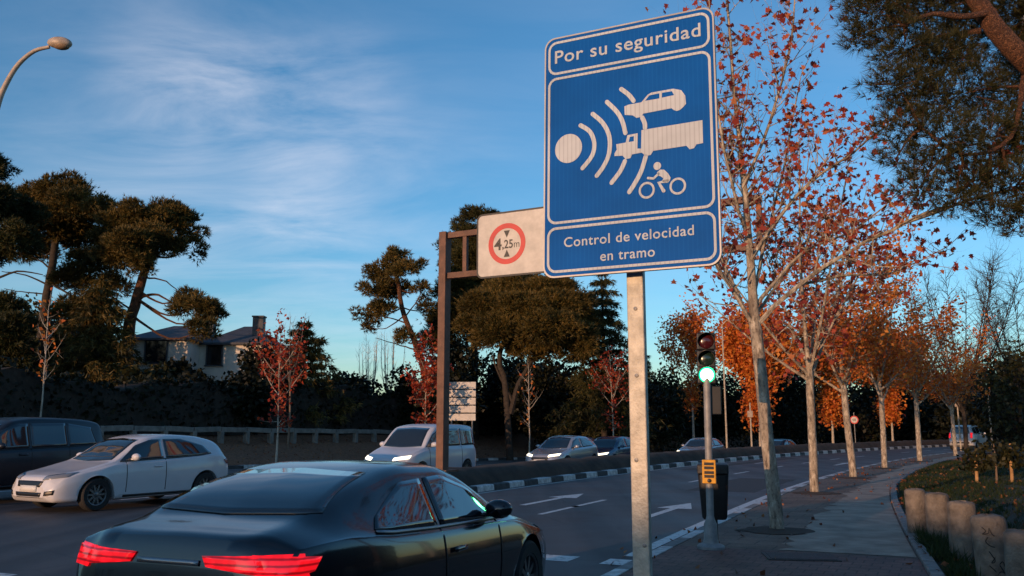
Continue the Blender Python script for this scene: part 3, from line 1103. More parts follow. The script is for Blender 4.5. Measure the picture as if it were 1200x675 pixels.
px_pine('pine_tree', 'dark pine cut off by the left edge of the photo', -14, 44, [(-12, 400), (-16, 300), (-20, 230)],
        [([(-13, 330), (20, 318), (50, 322)], 0.08), ([(-13, 310), (15, 300), (45, 306)], 0.07)],
        [(-10, 195, 0, 26, 18), (5, 200, 1, 14, 14), (-20, 235, -1, 40, 24), (18, 250, 1, 34, 22), (10, 282, -1, 34, 20), (-25, 290, 0, 36, 26), (-8, 370, 0, 30, 30), (8, 395, -2, 34, 28), (-20, 420, -1, 45, 30)],
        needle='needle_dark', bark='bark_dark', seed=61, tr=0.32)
px_pine('pine_tree', 'tall pine with straight dark trunk left of the red trunked umbrella pine', 42, 50, [(48, 400), (58, 330), (66, 280), (72, 235)],
        [([(57, 335), (30, 322), (2, 318)], 0.07), ([(60, 315), (35, 300), (5, 296)], 0.07), ([(57, 345), (25, 342), (5, 338)], 0.05)],
        [(72, 222, 0, 34, 14), (45, 240, 1, 34, 18), (95, 240, -1, 34, 18), (120, 248, 1, 22, 14), (30, 262, -1, 30, 18), (70, 262, 0, 38, 20), (100, 285, 2, 30, 20), (45, 292, 2, 26, 16), (112, 308, -1, 30, 18), (90, 330, -2, 28, 16), (126, 338, -2, 24, 16), (104, 362, -2, 34, 16)],
        needle='needle', bark='bark_dark', seed=62, tr=0.36)
px_pine('pine_tree', 'umbrella pine with curved reddish trunk standing before the white house', 148, 48, [(150, 395), (160, 350), (170, 318), (176, 300)],
        [([(160, 352), (178, 345), (195, 350), (215, 365)], 0.10), ([(152, 362), (135, 350), (120, 345)], 0.07), ([(170, 325), (195, 330), (215, 348)], 0.06), ([(172, 315), (150, 300), (135, 295)], 0.08)],
        [(175, 252, 0, 40, 16), (215, 266, 1, 28, 20), (140, 268, 0, 34, 20), (150, 295, -2, 38, 20), (180, 285, -1, 34, 20), (120, 285, 0, 20, 16), (222, 290, 1, 22, 14), (165, 315, -2, 22, 12), (195, 250, 2, 30, 14), (230, 360, -2, 30, 14), (250, 372, -2, 16, 10), (215, 350, -1, 20, 10), (240, 385, -3, 22, 12)],
        needle='needle', bark='bark_pine', seed=63, tr=0.42)
px_pine('pine_tree', 'loose airy pine with slanting trunk standing alone in the middle of the far bank', 505, 56, [(498, 440), (488, 405), (474, 370), (466, 330), (462, 300)],
        [([(488, 410), (470, 405), (440, 396)], 0.06), ([(478, 380), (455, 372), (430, 370)], 0.06), ([(474, 372), (490, 350), (495, 330)], 0.06)],
        [(460, 300, 0, 22, 13), (448, 318, 1, 24, 13), (472, 318, -1, 22, 14), (490, 312, 0, 14, 10), (438, 338, 0, 24, 11), (466, 340, 1, 26, 12), (430, 368, 0, 20, 10), (492, 340, 0, 16, 10), (450, 362, -1, 22, 8), (478, 395, 0, 20, 10), (505, 358, 1, 18, 12), (436, 384, 1, 14, 6)],
        needle='needle', bark='bark_pine', seed=64, tr=0.26, k=0.9)
px_pine('pine_tree', 'tallest pine of the far bank, behind the gantry post', 556, 62, [(556, 440), (556, 380), (554, 320), (556, 280)], [],
        [(560, 260, 0, 26, 14), (545, 278, 0, 24, 16), (575, 282, 0, 24, 18), (530, 300, 0, 22, 16), (560, 306, 0, 34, 20), (535, 335, 0, 30, 20), (565, 345, 0, 34, 24), (540, 372, -1, 34, 24), (520, 395, -1, 26, 20), (590, 300, 0, 20, 16), (600, 322, 0, 24, 18), (622, 332, 1, 22, 14), (590, 345, 0, 26, 20)],
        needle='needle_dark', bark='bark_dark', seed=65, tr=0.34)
px_pine('pine_tree', 'broad stone pine with forked trunk under the height limit plate', 598, 54, [(592, 450), (585, 425), (590, 400), (600, 370)],
        [([(598, 485), (608, 450), (622, 425), (640, 400), (655, 380)], 0.20), ([(600, 470), (586, 440), (576, 415)], 0.14), ([(622, 425), (650, 410), (680, 395)], 0.10)],
        [(600, 342, 0, 36, 16), (640, 340, 0, 38, 16), (572, 358, -1, 30, 20), (612, 362, -2, 40, 20), (655, 362, -1, 40, 20), (684, 378, 0, 26, 18), (590, 390, -2, 36, 20), (640, 386, -3, 40, 18), (670, 400, -2, 30, 20), (556, 380, -1, 24, 20), (620, 405, -1, 30, 14), (688, 405, 0, 14, 14)],
        needle='needle', bark='bark_dark', seed=66, tr=0.24, k=1.15)
# the near pine at the upper right: only the underside of its crown and its orange limb are in the picture
nb = Vector((9.6, 11.6, 0.2))
tp = [(0, 0, 0), (-0.15, 0, 2.4), (-0.7, -0.2, 4.4)] + rel(nb, [(1240, 110, 11.2), (1192, 62, 11.0), (1160, 24, 11.0), (1132, -28, 11.2), (1125, -90, 11.5)])
ll = [(rel(nb, [(1164, 14, 11.0), (1130, 20, 10.8), (1092, 17, 10.7), (1060, 30, 10.6)]), 0.060),
      (rel(nb, [(1150, 36, 11.0), (1120, 40, 11.2), (1082, 50, 11.4), (1050, 70, 11.4)]), 0.045),
      (rel(nb, [(1200, 90, 11.0), (1185, 160, 10.8), (1130, 182, 10.6), (1080, 150, 10.5)]), 0.040),
      (rel(nb, [(1230, 110, 11.0), (1215, 180, 11.5), (1190, 220, 11.6)]), 0.040)]
near_cl = [(1025, 18, 10.8, 40, 30), (1060, -10, 11.2, 50, 34), (1010, -20, 11, 40, 30), (1100, 10, 11.6, 55, 34), (1060, 55, 10.8, 46, 30), (1100, 70, 11.2, 46, 30),
           (1050, 100, 10.7, 40, 26), (1085, 120, 11.0, 50, 34), (1130, 110, 11.4, 55, 34), (1180, 110, 11.8, 50, 40), (1060, 150, 10.8, 40, 26), (1110, 165, 10.6, 50, 30),
           (1160, 165, 11.2, 50, 34), (1200, 160, 11.2, 45, 40), (1090, 195, 10.7, 34, 18), (1140, 210, 10.8, 44, 20), (1185, 215, 11.0, 44, 30), (1150, -10, 12, 60, 36),
           (1205, 20, 12.2, 50, 40), (1225, 230, 11.0, 40, 40), (1215, 70, 12.4, 50, 40), (1130, 50, 12.2, 50, 34), (1260, 140, 11.5, 60, 60), (1250, 20, 12, 60, 50), (1005, 45, 10.9, 20, 16), (1075, 222, 10.8, 34, 14), (1120, 238, 10.8, 40, 14), (1165, 250, 10.9, 36, 16), (1195, 262, 11, 30, 18), (1050, 185, 10.8, 26, 14)]
th = thing('pine_tree', 'near pine overhanging the upper right corner, its limb lit orange', 'tree', nb)
rng = random.Random(71)
nr_ = np.random.default_rng(71)
mb = MB()
P, rad = limb(rng, tp, 0.22, 0.10, wob=0.01)
mb.tube(P, rad, 14)
wood = list(P)
for pts, r0 in ll:
    Q, rd = limb(rng, pts, r0, r0 * 0.35, wob=0.012)
    mb.tube(Q, rd, 8)
    wood += Q
V = []
for (a, c, Y, ra, rc) in near_cl:
    ctr = at(a, c, Y) - nb
    sc = Y / FPX
    rr = np.array((ra * sc, ra * sc, rc * sc))
    near = min(wood, key=lambda q: (q - ctr).length)
    Q, rd = limb(rng, [near, near.lerp(ctr, 0.5) + Vector((0, 0, 0.05)), ctr], 0.022, 0.008, wob=0.01)
    mb.tube(Q, rd, 5)
    n = int(560 * rr[0] * rr[2] / 0.18 * (0.55 if c < 90 else 0.40))
    p_, d_ = blob_points(n, tuple(ctr), rr, nr_, 0.15, 0.0)
    d_ = unit(d_ * 0.6 + np.array([-0.15, -0.1, 0.5]) + nr_.normal(0, 0.35, d_.shape))
    for i in range(0, n, 7):     # bare twig ends
        q0 = Vector(p_[i])
        mb.tube([ctr.lerp(q0, 0.35), q0], [0.007, 0.003], 3, cap=False)
    V.append(spikes(p_, d_, 16, 0.17, 0.007, 0.55, nr_))
mb.build('trunk', M['bark_pine'], th, smooth=50, fix=False)
np_mesh('crown', np.concatenate(V), 3, M['needle_near'], th)


# ---- cedar with drooping tiers
def cedar(lab, px, Y, top_py, base_w, seed, needle='needle_dark', tiers=16, low=0.18, name='cedar_tree', droop=0.35, cat='tree'):
    b = px_ground(px, Y, -0.1)
    h = at(px, top_py, Y).z - b.z
    rng = random.Random(seed)
    nr_ = np.random.default_rng(seed)
    th = thing(name, lab, cat, b)
    mb = MB()
    mb.tube([(0, 0, 0), (0.05, 0, h * 0.5), (0, 0, h)], [0.24, 0.14, 0.02], 8)
    V = []
    for i in range(tiers):
        f = i / (tiers - 1)
        z = h * (low + (0.97 - low) * f)
        reach = base_w * (1 - f) ** 0.75 + 0.25
        for k in range(7):
            a = k * 0.9 + i * 1.7 + rng.uniform(-.3, .3)
            e = reach * rng.uniform(0.55, 1.15)
            tip = Vector((e * math.cos(a), e * math.sin(a), z - droop * e + 0.12 * e))
            md = Vector((0.55 * e * math.cos(a), 0.55 * e * math.sin(a), z + 0.05 * e))
            Q, rd = limb(rng, [(0, 0, z), md, tip], 0.04, 0.01)
            mb.tube(Q, rd, 4, cap=False)
            n = int(16 * e) + 6
            fr_ = nr_.uniform(0.2, 1.0, n)
            pts = np.array([tuple(Q[min(int(q * (len(Q) - 1)), len(Q) - 1)]) for q in fr_]) + nr_.normal(0, 0.10 + 0.06 * e, (n, 3)) * np.array([1, 1, 0.4])
            dd = np.tile(np.array([math.cos(a) * 0.5, math.sin(a) * 0.5, -0.45]), (n, 1))
            V.append(spikes(pts, dd, 7, 0.42, 0.07, 0.4, nr_))
    mb.build('trunk', M['bark_dark'], th, smooth=50, fix=False)
    np_mesh('crown', np.concatenate(V), 3, M[needle], th)
    return th


cedar('dark cedar with drooping branches just left of the sign post', 708, 56, 312, 3.3, 81)
cedar('brownish cedar with layered branches right of the white house', 352, 52, 376, 3.1, 82, 'needle', 12, 0.12, droop=0.2)
cedar('low brownish conifer below the umbrella pine', 105, 46, 325, 3.0, 83, 'needle', 13, 0.12, droop=0.25)
cedar('slim dark cypress right of the sign post', 757, 80, 415, 0.8, 84, 'needle_dark', 14, 0.05, name='cypress_tree', droop=-0.6)


# ---- leaf masses: bushes and hedges
def bush(lab, px, Y, top_py, rx, leaf='bush_leaf', seed=1, name='bush', ry=None, base_dz=-0.2, n=2600, size=0.26, cat='bush', puffs=9, group=None):
    b = px_ground(px, Y, base_dz)
    h = at(px, top_py, Y).z - b.z
    nr_ = np.random.default_rng(seed)
    th = thing(name, lab, cat, b, 0, group)
    ry = ry or rx
    mb = MB()
    mb.tube([(0, 0, 0), (0.05, 0, h * 0.4), (0, 0, h * 0.75)], [0.16, 0.12, 0.03], 6)
    pts = []
    for i in range(puffs):
        a = nr_.uniform(0, 6.28)
        q = nr_.uniform(0, 0.75) ** 0.5
        c = (rx * q * math.cos(a), ry * q * math.sin(a), h * nr_.uniform(0.22, 0.80) * (1 - 0.35 * q * q))
        r = min(rx * nr_.uniform(0.35, 0.55), h * 0.32)
        p_, d_ = blob_points(n // puffs, c, (r, r, min(r * 0.9, h * 0.3)), nr_, 0.2)
        pts.append(p_)
        mb.tube([(0, 0, h * 0.2), tuple(np.array(c) * 0.6), c], [0.05, 0.03, 0.012], 4, cap=False)
    pts.append(blob_points(n // 3, (0, 0, h * 0.45), (rx * 0.8, ry * 0.8, h * 0.45), nr_, 0.5)[0])
    S = np.concatenate(pts)
    S[:, 2] = np.abs(S[:, 2])
    np_mesh('foliage' if cat == 'bush' else 'crown', leaf_quads(S, size, nr_), 4, M[leaf], th)
    mb.build('stems' if cat == 'bush' else 'trunk', M['bark_dark'], th, smooth=50, fix=False)
    return th


def hedge(lab, p0, p1, h, depth, leaf='hedge_leaf', seed=1, n=90, name='hedge'):
    """clipped hedge between two (x, y) places: leaves over a dark twiggy core"""
    nr_ = np.random.default_rng(seed)
    a, b = Vector((*p0, 0)), Vector((*p1, 0))
    L = (b - a).length
    d = (b - a).normalized()
    q = Vector((-d.y, d.x, 0))
    z0 = ground_z(a.x, a.y)
    th = thing(name, lab, 'hedge', (a.x, a.y, z0 - 0.2))
    N = int(L * h * n)
    u = nr_.uniform(0, L, N)
    zz_ = nr_.uniform(0, 1, N) ** 0.8
    top = h * (1 + 0.10 * np.sin(u * 0.7 + seed) + 0.07 * np.sin(u * 1.9) + 0.05 * np.sin(u * 4.1))
    v = nr_.choice([-1, 1], N) * depth / 2 * nr_.uniform(0.7, 1.08, N) * (1 + 0.12 * np.sin(u * 2.3 + zz_ * 4))
    on_top = nr_.uniform(0, 1, N) < 0.3
    v = np.where(on_top, nr_.uniform(-depth / 2, depth / 2, N), v)
    z = np.where(on_top, top * nr_.uniform(0.9, 1.05, N), top * zz_)
    xs = d.x * u + q.x * v
    ys = d.y * u + q.y * v
    gz = np.array([ground_z(a.x + d.x * k, a.y + d.y * k) for k in np.linspace(0, L, 30)]) - z0
    z = z + np.interp(u, np.linspace(0, L, 30), gz)
    core = MB()
    rows = []
    for k in np.linspace(0, L, 40):
        tt = h * (1 + 0.10 * math.sin(k * 0.7 + seed) + 0.07 * math.sin(k * 1.9)) * 0.93
        zz0 = float(np.interp(k, np.linspace(0, L, 30), gz))
        c = d * k
        rows.append([c - q * depth * .4 + Vector((0, 0, zz0)), c - q * depth * .38 + Vector((0, 0, zz0 + tt)), c + q * depth * .38 + Vector((0, 0, zz0 + tt)), c + q * depth * .4 + Vector((0, 0, zz0))])
    core.grid(rows)
    core.add(rows[0], [(0, 1, 2, 3)])
    core.add(rows[-1], [(3, 2, 1, 0)])
    core.build('branches', M['bark_dark'], th, fix=False)
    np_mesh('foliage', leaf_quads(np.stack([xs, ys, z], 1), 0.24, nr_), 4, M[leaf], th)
    return th


def rp2(s, t):
    p = RP(s, t)
    return (p.x, p.y)


hedge('long dark clipped hedge behind the pale fence, below the white house', rp2(-14, -23.5), rp2(14, -23.5), 2.5, 2.2, seed=2, n=75)
hedge('dark hedge behind the red tree and the panel sign', rp2(14.6, -24.0), rp2(38, -24), 2.8, 2.4, seed=3, n=70)
hedge('dark hedge behind the line of approaching cars', rp2(38.8, -24.5), rp2(75, -24), 4.6, 2.4, seed=4, n=55)
hedge('far hedge along the bend beyond the orange trees', rp2(76, -23), rp2(130, -20), 5.5, 2.4, seed=5, n=35)

for i, (px, Y, top, rx, leaf, lab) in enumerate([
        (18, 52, 340, 4.2, 'bush_leaf', 'big dark bush at the far left under the cut off pine'),
        (75, 56, 350, 3.6, 'bush_leaf', 'brown green bush behind the straight trunked pine'),
        (172, 44, 418, 1.6, 'bush_leaf', 'round bush in front of the white house, left of its window'),
        (222, 45, 422, 1.5, 'hedge_leaf', 'low dark bush under the window of the white house'),
        (308, 50, 378, 2.0, 'hedge_leaf', 'dark upright bush hiding the right chimney end of the white house'),
        (286, 46, 424, 1.4, 'hedge_leaf', 'small dark bush at the right foot of the white house'),
        (470, 58, 415, 1.5, 'hedge_leaf', 'small dark conifer shaped bush beside the bare poplars'),
        (410, 60, 428, 2.0, 'hedge_leaf', 'low bush on the skyline left of the bare poplars'),
        (525, 52, 400, 1.9, 'hedge_leaf', 'dark bush between the bushy red tree and the gantry post'),
        (572, 66, 402, 3.2, 'hedge_leaf', 'dark bush behind the white panel sign'),
        (612, 70, 392, 3.6, 'hedge_leaf', 'dark bush seen through the fork of the stone pine'),
        (536, 60, 372, 2.2, 'hedge_leaf', 'tall dark bush right beside the gantry post on the bank'),
        (206, 45.5, 408, 1.2, 'hedge_leaf', 'slim dark bush standing against the white house wall'),
        (655, 62, 392, 3.8, 'hedge_leaf', 'dark bush behind the forked trunk of the stone pine'),
        (720, 68, 410, 3.6, 'hedge_leaf', 'dark bush behind the drooping cedar'),
        (775, 76, 420, 3.6, 'bush_leaf', 'olive green bush left of the traffic light, across the road'),
        (840, 84, 410, 4.2, 'hedge_leaf', 'dark bush behind the traffic light across the road'),
        (930, 88, 405, 4.6, 'hedge_leaf', 'dark bush behind the orange trees in the middle of the bend')]):
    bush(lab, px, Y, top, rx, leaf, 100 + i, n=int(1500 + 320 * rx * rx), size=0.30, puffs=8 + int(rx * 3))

hedge('tall dark hedge along the far side of the grass at the right', rp2(-34, 15), rp2(12, 21), 3.6, 2.4, seed=7, n=40)
gw0 = px_ground(78, 47)
th = thing('garden_wall', 'short pale garden wall above the hedge, left of the white house', 'wall', (gw0.x, 47, gw0.z), R(4))
zt_ = at(95, 418, 47).z - gw0.z
MB().box((0.9, 0, zt_ / 2), (1.8, 0.3, zt_)).build('masonry', mat('garden_stone', (0.42, 0.38, 0.32), 0.9, var=0.3, vscale=2), th)
MB().box((0.9, 0, zt_ + 0.04), (1.95, 0.4, 0.08)).build('coping', M['garden_stone'], th, bevel=0.01)

# dark trees closing the view on the right
for i, (px, Y, top, rx, lab) in enumerate([
        (1010, 96, 410, 6.0, 'dark tree beyond the bend behind the third pavement tree'),
        (1075, 100, 415, 6.5, 'dark tree beyond the bend behind the fifth pavement tree'),
        (1130, 92, 425, 6.0, 'dark tree straight behind the white car ahead'),
        (1180, 84, 415, 6.0, 'dark tree right of the white car, under the bare trees'),
        (1225, 70, 400, 5.5, 'dark tree cut by the right edge below the bare branches'),
        (1196, 56, 380, 2.3, 'tall dark tree with a brownish crown cut by the right edge')]):
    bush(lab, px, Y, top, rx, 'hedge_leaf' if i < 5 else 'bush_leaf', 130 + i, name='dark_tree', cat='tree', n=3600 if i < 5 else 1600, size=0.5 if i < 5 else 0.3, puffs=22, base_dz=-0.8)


# ---- bare trees
def bare(lab, px, Y, top_py, spread, seed, n=9, bark='bark_dark', r=0.16, fork=0.3, name='bare_tree', lean=0.55, twl=(0.8, 1.8), gap=0.35, trop=0.15, dep=2, twr=0.022):
    b = px_ground(px, Y, -0.1)
    h = at(px, top_py, Y).z - b.z
    q = random.Random(seed)
    f = h * fork
    L = [([(0, 0, 0), (0.05, 0, f * 0.6), (0, 0, f)], r, r * 0.75, False)]
    for i in range(n):
        a = i * 2 * math.pi / n + q.uniform(-.35, .35)
        e = spread * q.uniform(0.25, 1.0)
        top = f + (h - f) * q.uniform(0.72, 1.0) * (1 - 0.18 * e / spread)
        z0 = f * q.uniform(0.75, 1.0)
        L.append(([(0, 0, z0), (e * lean * math.cos(a), e * lean * math.sin(a), z0 + (top - z0) * 0.45), (e * math.cos(a), e * math.sin(a), top)], r * 0.45, 0.012, True))
    return leafy_tree(name, lab, 'tree', b, L, twl, gap, dep, 3, bark=bark, seed=seed, crown=False, dens=0.0, start=0.2, tropism=trop, twig_r=twr)


bare('wide bare tree with fine branches against the sky at the right', 1130, 60, 290, 6.0, 151, 14, fork=0.24, gap=0.26, trop=0.06, twr=0.040, twl=(1.0, 2.6))
bare('bare tree with fine branches at the right edge', 1205, 64, 312, 5.4, 152, 12, fork=0.26, gap=0.26, trop=0.06, twr=0.040, twl=(1.0, 2.6))
bare('bare pale poplar, left of the two beside the slanting pine', 432, 70, 385, 1.1, 153, 8, 'bark_pale', 0.12, 0.12, 'poplar_tree', 0.8, (0.5, 1.2), 0.4, 0.5, 1)
bare('bare pale poplar, right of the two beside the slanting pine', 456, 72, 378, 1.3, 154, 8, 'bark_pale', 0.12, 0.12, 'poplar_tree', 0.8, (0.5, 1.2), 0.4, 0.5, 1)
bare('bare twiggy tree above the red tree beside the white house', 338, 44, 362, 0.9, 155, 4, 'bark_twig', 0.06, 0.45, 'bare_tree', 0.6, (0.3, 0.7), 0.5, 0.2, 1)

# young staked shrub on the grass at the right
pb = Vector((at(1166, 540, 24).x, 24.0, 0))
pb.z = ground_z(pb.x, pb.y)
th = thing('staked_shrub', 'brown young shrub tied to wooden stakes on the grass at the right', 'shrub', pb)
nr_ = np.random.default_rng(160)
for dx, hh in ((-0.55, 0.85), (0.42, 1.05)):
    MB().tube([(dx, 0, -0.1), (dx + 0.03, 0, hh)], [0.045, 0.04], 8).build('stake', M['wood_stake'], th, smooth=40)
MB().tube([(0, 0, -0.05), (0.02, 0, 0.6), (0, 0, 1.1)], [0.03, 0.025, 0.01], 6).build('stem', M['bark_twig'], th, smooth=40)
S = np.concatenate([blob_points(260, c, r, nr_, 0.2)[0] for c, r in (((0, 0, 0.75), (0.7, 0.5, 0.4)), ((-0.5, 0, 0.6), (0.5, 0.4, 0.35)), ((0.5, 0, 0.7), (0.45, 0.4, 0.35)))])
np_mesh('foliage', leaf_quads(S, 0.14, nr_), 4, M['bush_leaf'], th)

# ================================================================ BUILDINGS AND FENCES
hb = Vector((-24.3, 60.0, 4.2))
th = thing('white_house', 'white walled house with dark hipped slate roof on the far bank', 'house', hb)


def H(px, py, Y=60.0):
    return at(px, py, Y) - hb


def hip(mb, x0, x1, y0, y1, ze, zr, ov=0.35):
    x0, x1, y0, y1 = x0 - ov, x1 + ov, y0 - ov, y1 + ov
    d = min((y1 - y0) / 2, (x1 - x0) / 2 * 0.8)
    ym = (y0 + y1) / 2
    mb.add([(x0, y0, ze), (x1, y0, ze), (x1, y1, ze), (x0, y1, ze), (x0 + d, ym, zr), (x1 - d, ym, zr), (x0, y0, ze - .15), (x1, y0, ze - .15), (x1, y1, ze - .15), (x0, y1, ze - .15)],
           [(0, 1, 5, 4), (2, 3, 4, 5), (1, 2, 5), (3, 0, 4), (6, 7, 1, 0), (7, 8, 2, 1), (8, 9, 3, 2), (9, 6, 0, 3), (9, 8, 7, 6)])


xa, xb, xc = H(168, 400).x, H(233, 400).x, H(300, 400).x
ze = H(200, 400).z
zr = H(200, 379).z
wl = MB()
wl.box(((xa + xb) / 2, 1.5, ze / 2 - 1), (xb - xa, 7.0, ze + 2))
wl.box(((xb + xc) / 2 + 0.3, 4.0, ze / 2 - 1), (xc - xb + 0.6, 7.4, ze + 1.9))
wl.build('wall', M['house_wall'], th)
rf = MB()
hip(rf, xa, xb, -2.0, 5.0, ze, zr)
hip(rf, xb + 0.4, xc + 0.3, 0.3, 7.7, ze - 0.08, zr + 0.25)
roof = rf.build('roof', M['slate'], th)
for px, py, wd_ in ((304, 372, 0.75), (246, 374, 0.8)):
    c = H(px, py, 62)
    cb = MB()
    cb.box((c.x, c.y, c.z - 1.2), (wd_, 0.7, 2.4))
    cb.box((c.x, c.y, c.z + 0.04), (wd_ + 0.12, 0.82, 0.1))
    cb.build('chimney', M['slate'], roof)
for px, wd_, y_ in ((197, 1.5, -2.0), (250, 1.1, 0.3)):
    c = H(px, 412)
    f = MB()
    zc = c.z - 0.2
    for sx_ in (-1, 1):
        f.box((c.x + sx_ * wd_ / 2, y_ - 0.04, zc), (0.08, 0.12, 1.5))
    f.box((c.x, y_ - 0.04, zc + 0.78), (wd_ + 0.08, 0.12, 0.08))
    f.box((c.x, y_ - 0.06, zc - 0.78), (wd_ + 0.2, 0.18, 0.08))
    win = f.build('window', M['slate'], th)
    MB().box((c.x, y_ - 0.004, zc), (wd_, 0.02, 1.5)).build('pane', M['dark_window'], win)

# low pale fence of concrete rails along the top of the bank
fs0, fs1 = -16.0, 29.0
th = thing('rail_fence', 'low weathered pale fence of slabs and posts at the foot of the hedge', 'fence', RP(fs0, -21.0))
o0 = RP(fs0, -21.0)
ps, rl = MB(), MB()
s = fs0
k = 0
while s < fs1:
    a, b = RP(s, -21.0), RP(s + 1.45, -21.0)
    za, zb_ = zland(s, -21), zland(s + 1.45, -21)
    jz = 0.03 * math.sin(k * 2.1)
    rl.bar(a - o0 + Vector((0, 0, za + 0.62 + jz)), b - o0 + Vector((0, 0, zb_ + 0.62 - jz)), 0.16, 0.24)
    MB().box(a - o0 + Vector((0, 0.0, za + 0.24)), (0.26, 0.22, 0.62), Matrix.Rotation(-heading(s), 3, 'Z')).build('post', M['fence_pale'], th, bevel=0.02)
    s += 1.5
    k += 1
rl.build('rail', M['fence_pale'], th, bevel=0.02)

# unseen blocks added behind the photographer that keep the low sun off the pavement
PH = Vector((0.8, -0.6, 0))
ang = math.atan2(PH.y, PH.x)


def far_block(lab, p0, p1, dist, h, depth):
    c = SUN_H * (dist + depth / 2) + PH * ((p0 + p1) / 2)
    th_ = thing('sun_blocker', lab, 'sun blocker', (c.x, c.y, 0), ang)
    MB().box((0, 0, h / 2 - 1), (p1 - p0, depth, h + 2)).build('wall', M['house_wall'], th_)
    MB().box((0, 0, h + 0.15), (p1 - p0 + 0.6, depth + 0.6, 0.3)).build('roof', M['slate'], th_)
    for fl in range(int(h // 3)):
        for q in range(int((p1 - p0) // 4)):
            x = -(p1 - p0) / 2 + 2 + q * 4
            MB().box((x, depth / 2 + 0.003, fl * 3 + 1.7), (1.5, 0.05, 1.3)).build('window', M['dark_window'], th_)
    return th_


far_block('low unseen block added behind the photographer to shade the foreground', -5.5, 22, 42, 4.9, 9)
far_block('long unseen block added left and behind the photographer to shade the far bank', -62, -21, 40, 7.6, 8)

# ================================================================ SIGNS AND STREET FURNITURE
SW, SH = 0.92, 1.275
# corners of the blue sign as surveyed: top left, top right, bottom right, bottom left
_src = [(640, 45), (833, 7.5), (852.5, 306.5), (640, 325)]
_dst = [(0, SH), (SW, SH), (SW, 0), (0, 0)]
A_, B_ = [], []
for (x, y), (u, v) in zip(_src, _dst):
    A_ += [[x, y, 1, 0, 0, 0, -u * x, -u * y], [0, 0, 0, x, y, 1, -v * x, -v * y]]
    B_ += [u, v]
_h = np.linalg.solve(np.array(A_, float), np.array(B_, float))


def S2(x, y):
    """survey of the sign face: photo place -> metres on the sheet"""
    d = _h[6] * x + _h[7] * y + 1
    return ((_h[0] * x + _h[1] * y + _h[2]) / d, (_h[3] * x + _h[4] * y + _h[5]) / d)


def rounded(x0, y0, x1, y1, r, n=7):
    out = []
    for cx_, cy_, a0 in ((x1 - r, y1 - r, 0), (x0 + r, y1 - r, 90), (x0 + r, y0 + r, 180), (x1 - r, y0 + r, 270)):
        for k in range(n):
            a = R(a0 + 90 * k / (n - 1))
            out.append((cx_ + r * math.cos(a), cy_ + r * math.sin(a)))
    return out


def ring_prism(mb, outer, inner, n0, n1, fr):
    k = len(outer)
    V = [fr(u, v, n0) for u, v in outer] + [fr(u, v, n0) for u, v in inner] + [fr(u, v, n1) for u, v in outer] + [fr(u, v, n1) for u, v in inner]
    F = []
    for i in range(k):
        j = (i + 1) % k
        F += [(i, j, k + j, k + i), (2 * k + i, 3 * k + i, 3 * k + j, 2 * k + j), (i, 2 * k + i, 2 * k + j, j), (k + i, k + j, 3 * k + j, 3 * k + i)]
    mb.add(V, F)


def stroke(mb, pts, wd_, n0, n1, fr, round_=True):
    """flat line of even width along pts"""
    P = [Vector((a, b, 0)) for a, b in pts]
    l_, r_ = [], []
    for i, p in enumerate(P):
        d = (P[min(i + 1, len(P) - 1)] - P[max(i - 1, 0)]).normalized()
        q = Vector((-d.y, d.x, 0)) * wd_ / 2
        l_.append(p + q)
        r_.append(p - q)
    out = list(l_)
    if round_:
        d = (P[-1] - P[-2]).normalized()
        out += [P[-1] + (Vector((-d.y, d.x, 0)) * math.cos(a) + d * math.sin(a)) * wd_ / 2 for a in (R(30), R(60), R(90), R(120), R(150))]
    out += list(reversed(r_))
    if round_:
        d = (P[0] - P[1]).normalized()
        out += [P[0] + (Vector((-d.y, d.x, 0)) * math.cos(a) + d * math.sin(a)) * wd_ / 2 for a in (R(30), R(60), R(90), R(120), R(150))]
    mb.prism([(p.x, p.y) for p in out], n0, n1, fr)


def circle(cx_, cy_, r, n=36):
    return [(cx_ + r * math.cos(2 * math.pi * k / n), cy_ + r * math.sin(2 * math.pi * k / n)) for k in range(n)]


def lettering(text, x0, x1, base, parent, material, fr, n0, depth=0.0015, bold=0.0, height=None, name='lettering', space=1.0):
    """words as solid flat letters between x0 and x1 on a base line"""
    cu = bpy.data.curves.new('letters', 'FONT')
    cu.body = text
    cu.size = 1.0
    cu.offset = bold
    cu.space_character = space
    cu.extrude = 0.5
    o = bpy.data.objects.new('letters', cu)
    C.objects.link(o)
    bpy.context.view_layer.update()
    me = bpy.data.meshes.new_from_object(o.evaluated_get(bpy.context.evaluated_depsgraph_get()))
    bpy.data.objects.remove(o)
    co = np.array([v.co[:] for v in me.vertices])
    lo, hi = co.min(0), co.max(0)
    k = (x1 - x0) / (hi[0] - lo[0])
    kh = k if height is None else height / 0.73
    for v, c in zip(me.vertices, co):
        v.co = fr(x0 + (c[0] - lo[0]) * k, base + c[1] * kh, n0 + (depth if c[2] > 0 else 0))
    me.name = name
    me.materials.clear()
    me.materials.append(material)
    ob = bpy.data.objects.new(name, me)
    C.objects.link(ob)
    ob.parent = parent
    return ob


# ---- speed control sign
uv = Vector((0.906, -0.423, 0)).normalized()
KU, KV = 1.03, 1.085      # sheet grid to metres
sc_ = Vector((0.652, 4.45, 2.42))
th = thing('traffic_sign', 'large blue speed control sign on a galvanised post beside the road', 'sign', (sc_.x, sc_.y, 0.12), math.atan2(uv.y, uv.x))
# local x runs along the sheet, local -y faces the traffic
ztilt = R(2.0)


def sfr(u, v, n):
    return Vector(((u - SW / 2) * KU, -0.115 - n * math.cos(ztilt) + v * KV * math.sin(ztilt), 2.285 + v * KV * math.cos(ztilt)))


